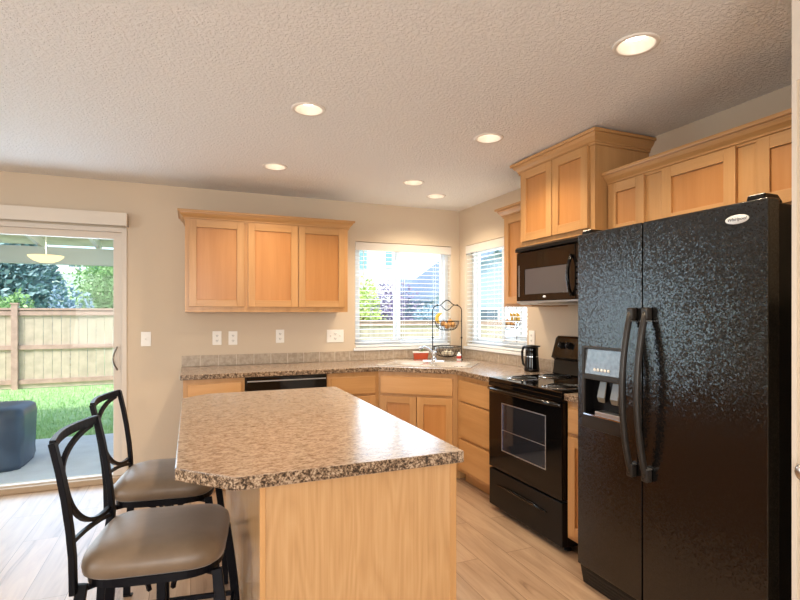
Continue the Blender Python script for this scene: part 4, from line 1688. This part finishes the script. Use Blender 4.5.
# patio lamp bowl
root = thing('patio_lamp', 'glowing alabaster bowl lamp hanging under the patio roof', 'lamp', (-1.385, 6.25, 2.29))
b = MB()
b.lathe([(.0, -.40), (.06, -.394), (.11, -.375), (.148, -.345), (.16, -.325), (.150, -.325), (.10, -.36), (.0, -.378)], (0, 0, 0), BOWLG, n=36)
b.build('glass_bowl', root, label='lit amber-white glass bowl')
b = MB(); b.tube([(0, 0, -.36), (0, 0, -.004)], .004, PAINTG, n=8, up=(0, 1, 0)); b.lathe([(0, -.03), (.06, -.03), (.06, 0), (0, 0)], (0, 0, 0), NICKEL, n=20); b.build('stem', root)
light('patio_lamp_glow', 'POINT', (-1.385, 6.25, 2.02), (0, 0, 0), 9, (1, .86, .66), shadow_soft_size=.12)
# covered fire pit
root_ = MB()
n = 40
rings = []
for z, a in ((0.0, .36), (.05, .372), (.12, .365), (.3, .375), (.5, .385), (.56, .375), (.585, .34), (.59, .2), (.592, .01)):
    rg = []
    for k, p in enumerate(superring(a, a, GZ + z + .002, n=n, e=5)):
        w = 1 + (.018 * math.sin(k * 2.1 + z * 9) + .012 * math.sin(k * 5.3)) * (1 if z < .55 else .3)
        rg.append((-1.87 + p[0] * w * .95, 6.24 + p[1] * w * .95, p[2]))
    rings.append(rg)
root_.grid(rings, COVER)
tag(root_.build('covered_fire_pit'), 'square fire pit under a dark blue vinyl cover on the patio', 'fire pit')

# fence
def fence(label, x0, x1, y0, y1, zb, zt, posts):
    root = thing('wooden_fence', label, 'fence', ((x0 + x1) / 2, (y0 + y1) / 2, zb), 0, 'wooden fence runs in the yard')
    L = math.hypot(x1 - x0, y1 - y0)
    a = math.atan2(y1 - y0, x1 - x0)
    T = Matrix.Translation((x0, y0, 0)) @ Matrix.Rotation(a, 4, 'Z')
    b = MB()
    n = int(L / .146)
    for k in range(n):
        o = random.uniform(-.004, .004)
        b.box(k * .146 + .003, k * .146 + .143, .0 + o, .018 + o, zb + .14, zt - .02, FENCEW, M=T)
    b.build('board_panel', root, world=True)
    b = MB(); b.box(0, L, -.005, .022, zb + .0, zb + .14, FENCEW, M=T); b.build('kick_board', root, world=True)
    for z in (zb + .125, (zb + zt) / 2 + .025, zt - .08):
        b = MB(); b.box(0, L, -.045, -.004, z - .04, z + .04, FENCER, M=T); b.build('rail', root, world=True)
    b = MB(); b.box(0, L, -.06, .06, zt - .02, zt + .02, FENCER, M=T); b.build('cap_rail', root, world=True)
    for p_ in posts:
        b = MB()
        b.box(p_ - .05, p_ + .05, -.09, .01, zb - .05, zt + .09, FENCER, M=T)
        b.box(p_ - .065, p_ + .065, -.105, .025, zt + .09, zt + .115, FENCER, M=T)
        b.build('post', root, world=True)
    return root
fence('tan wooden board fence with brown rails seen through the patio door', -8.6, 1.0, 11.4, 11.75, -.05, 1.455, [.1, 2.85, 5.55, 8.2])
fence('lower tan wooden board fence seen through the blinds of the sink corner', 1.1, 12.0, 11.75, 11.75, -.6, 1.19, [.1, 2.6, 5.0, 7.4, 9.8])

# trees and shrubs
def leaf(mb, i, c, d, s_):
    d = d.normalized()
    u = d.cross(Vector((random.gauss(0, 1), random.gauss(0, 1), random.gauss(0, 1)))).normalized()
    c = Vector(c)
    f = mb.bm.faces.new([mb.bm.verts.new(p) for p in (c - d * s_, c + u * s_ * .5, c + d * s_, c - u * s_ * .5)])
    f.material_index = i
def bushy(name, label, cat, loc, rx, ry, rz_, m, n, s_, trunk=.3, group=None, blobs=9):
    root = thing(name, label, cat, loc, 0, group)
    b = MB()
    i = b.mi(m)
    rnd = random.Random(int(loc[0] * 100 + loc[1]))
    bl = []
    for k in range(blobs):
        a = rnd.uniform(0, 6.28)
        q = rnd.uniform(.1, .6)
        bl.append((math.cos(a) * q * rx, math.sin(a) * q * ry, trunk + rz_ * rnd.uniform(.55, 1.4), rnd.uniform(.38, .6)))
    for k in range(n):
        bx_, by_, bz_, br_ = bl[k % blobs]
        v = Vector((random.gauss(0, 1), random.gauss(0, 1), random.gauss(0, 1))).normalized()
        q = random.random() ** .35 * br_
        leaf(b, i, (bx_ + v.x * rx * q, by_ + v.y * ry * q, max(.05, bz_ + v.z * rz_ * q)), v + Vector((random.gauss(0, .6), random.gauss(0, .6), random.gauss(0, .6))), s_ * random.uniform(.6, 1.3))
    b.build('foliage', root, recalc=False)
    t = MB()
    t.tube([(0, 0, -.05), (.02, .01, trunk + rz_ * .5), (.0, .03, trunk + rz_ * 1.1)], .04 + .03 * rz_, BARK, n=8, up=(0, 1, 0))
    for a in (0.4, 2.4, 4.4):
        t.tube([(0, 0, trunk + rz_ * .3), (math.cos(a) * rx * .4, math.sin(a) * ry * .4, trunk + rz_ * .9)], .025, BARK, n=6)
    t.build('trunk', root)
    return root
def spruce(label, loc, h, r, n, s_, group):
    root = thing('spruce_tree', label, 'tree', loc, 0, group)
    b = MB()
    i = b.mi(SPRUCE)
    tiers = 15
    for k in range(n):
        t = (int(random.random() ** .8 * tiers) + random.uniform(0, .95)) / tiers
        rr = r * (1 - t) + .08
        a = int(random.random() * 17) / 17 * 6.283 + t * 40 + random.gauss(0, .09)
        q = random.random() ** .5
        c = Vector((math.cos(a) * rr * q, math.sin(a) * rr * q, .3 + t * h - rr * q * .22 + .16 * q * q * rr))
        d = Vector((math.cos(a), math.sin(a), .25)) + Vector((random.gauss(0, .5), random.gauss(0, .5), random.gauss(0, .4)))
        leaf(b, i, c, d, s_ * random.uniform(.6, 1.2))
    b.build('foliage', root, recalc=False)
    t = MB()
    t.grid([[(.14 * (1 - z / (h + .5)) * math.cos(2 * PI * k / 8), .14 * (1 - z / (h + .5)) * math.sin(2 * PI * k / 8), z) for k in range(8)] for z in (-.1, h * .5, h + .2)], BARK)
    t.build('trunk', root)
    return root
TG = 'trees and shrubs beyond the fence'
spruce('large blue-green spruce beyond the fence at the left of the patio door', (-5.05, 16.6, -.5), 6.6, 2.75, 34000, .10, TG)
bushy('deciduous_tree', 'bright green leafy tree beyond the fence at the right of the patio door', 'tree', (-2.7, 20.6, -.5), 1.6, 1.3, 2.1, LEAFG, 10000, .07, .7, TG, 12)
bushy('shrub', 'low green shrub peeping over the fence under the spruce', 'shrub', (-3.55, 12.7, -.4), .55, .45, 1.22, LEAFG, 3500, .05, .25, TG)
bushy('shrub', 'dark blue-green shrub peeping over the fence in the middle of the door', 'shrub', (-2.35, 12.8, -.4), .55, .45, 1.18, LEAFB, 2500, .05, .25, TG)
bushy('shrub', 'yellow-green shrub behind the fence at the left edge of the sink window', 'shrub', (4.25, 13.0, -.7), .9, .6, 1.55, LEAFY, 4500, .06, .3, TG)
bushy('shrub', 'purple-leaved shrub behind the fence left of the window mullion', 'shrub', (5.75, 15.2, -.7), 1.35, .7, 1.6, LEAFP, 4500, .06, .3, TG)
bushy('shrub', 'blue-green shrub behind the fence right of the window mullion', 'shrub', (6.85, 13.4, -.7), 1.0, .7, 1.42, LEAFB, 5000, .06, .3, TG)
bushy('deciduous_tree', 'tall hazy green tree behind the blue-grey house in the corner window', 'tree', (19.5, 27.5, -1.0), 2.4, 1.6, 3.6, LEAFB, 5000, .14, 1.2, TG)
# distant ridge
RG = 'small conifers on the far ridge'
for i, (x, y, h) in enumerate(((-18.6, 103, 4.2), (-15.6, 103, 3.6))):
    spruce(('left', 'right')[i] + 'most tiny dark conifer on the ridge above the white far house',
           (x, y, 7.9), h, 1.2, 900, .25, RG)

def gable_house(label, x0, x1, y0, y1, zb, zw, zr, wallm, roofm, wins, glassm, axis='x', group='houses beyond the fence'):
    root = thing('neighbor_house', label, 'house', ((x0 + x1) / 2, (y0 + y1) / 2, zb), 0, group)
    b = MB()
    b.box(x0, x1, y0, y1, zb, zw, wallm)
    n = int((zw - zb) / .18)
    for k in range(n):
        z = zb + k * .18
        b.grid([[(x, y0 - .02, z), (x, y0 - .006, z + .175), (x, y0 + .01, z + .175), (x, y0 + .01, z)] for x in (x0, x1)], wallm, smooth=False)
    if axis == 'y':
        xm = (x0 + x1) / 2
        b.grid([[(x0, y, zw), (x1, y, zw), (xm, y, zr)] for y in (y0, y1)], wallm, smooth=False)
    b.build('walls', root, world=True)
    r_ = MB()
    o = .35
    if axis == 'x':
        ym = (y0 + y1) / 2
        r_.grid([[(x, y0 - o, zw - .1), (x, ym, zr), (x, y1 + o, zw - .1), (x, y1 + o, zw + .05), (x, ym, zr + .15), (x, y0 - o, zw + .05)] for x in (x0 - o, x1 + o)], roofm, smooth=False)
    else:
        r_.grid([[(x0 - o, y, zw - .2), (xm, y, zr), (x1 + o, y, zw - .2), (x1 + o, y, zw - .05), (xm, y, zr + .16), (x0 - o, y, zw - .05)] for y in (y0 - o, y1 + o)], roofm, smooth=False)
    r_.build('roof', root, world=True)
    for (a, c, z0, z1) in wins:
        f = MB()
        f.plate([(a - .08, z0 - .08), (c + .08, z0 - .08), (c + .08, z1 + .08), (a - .08, z1 + .08)], [[(a, z0), (c, z0), (c, z1), (a, z1)]], -(y0 - .01), -(y0 - .05), WHITE, M=XZ)
        fo = f.build('window_frame', root, world=True)
        g = MB()
        g.box(a, c, y0 - .03, y0 - .01, z0, z1, glassm)
        g.build('window_pane', fo, world=True)
    return root
gable_house('white two-storey house with teal windows behind the shrubs in the sink window', 2.6, 6.75, 17.0, 24, -1, 5.0, 7.2, SIDING, SHING,
            [(5.25, 5.75, 2.9, 3.6), (6.45, 6.70, 3.1, 3.65)], TEALG)
gable_house('pale blue-roofed house further back, right of the window mullion', 9.6, 16.0, 26.0, 32, -1, 1.8, 3.4, SIDING, SHING, [(10.3, 11.4, .5, 1.4), (12.8, 14.0, .5, 1.4)], DARKG)
gable_house('blue-grey house with a gabled end seen through the corner window', 9.4, 15.2, 19.0, 23.5, -1, 2.05, 4.15, SIDEB, SHING, [(11.6, 12.5, .7, 1.55)], DARKG, axis='y')
gable_house('tiny white house far up the hillside between spruce and green tree', -20.0, -17.2, 95, 98, 5.0, 7.9, 8.9, SIDING, PAINTW, [(-19.0, -18.2, 6.2, 7.0)], DARKG)
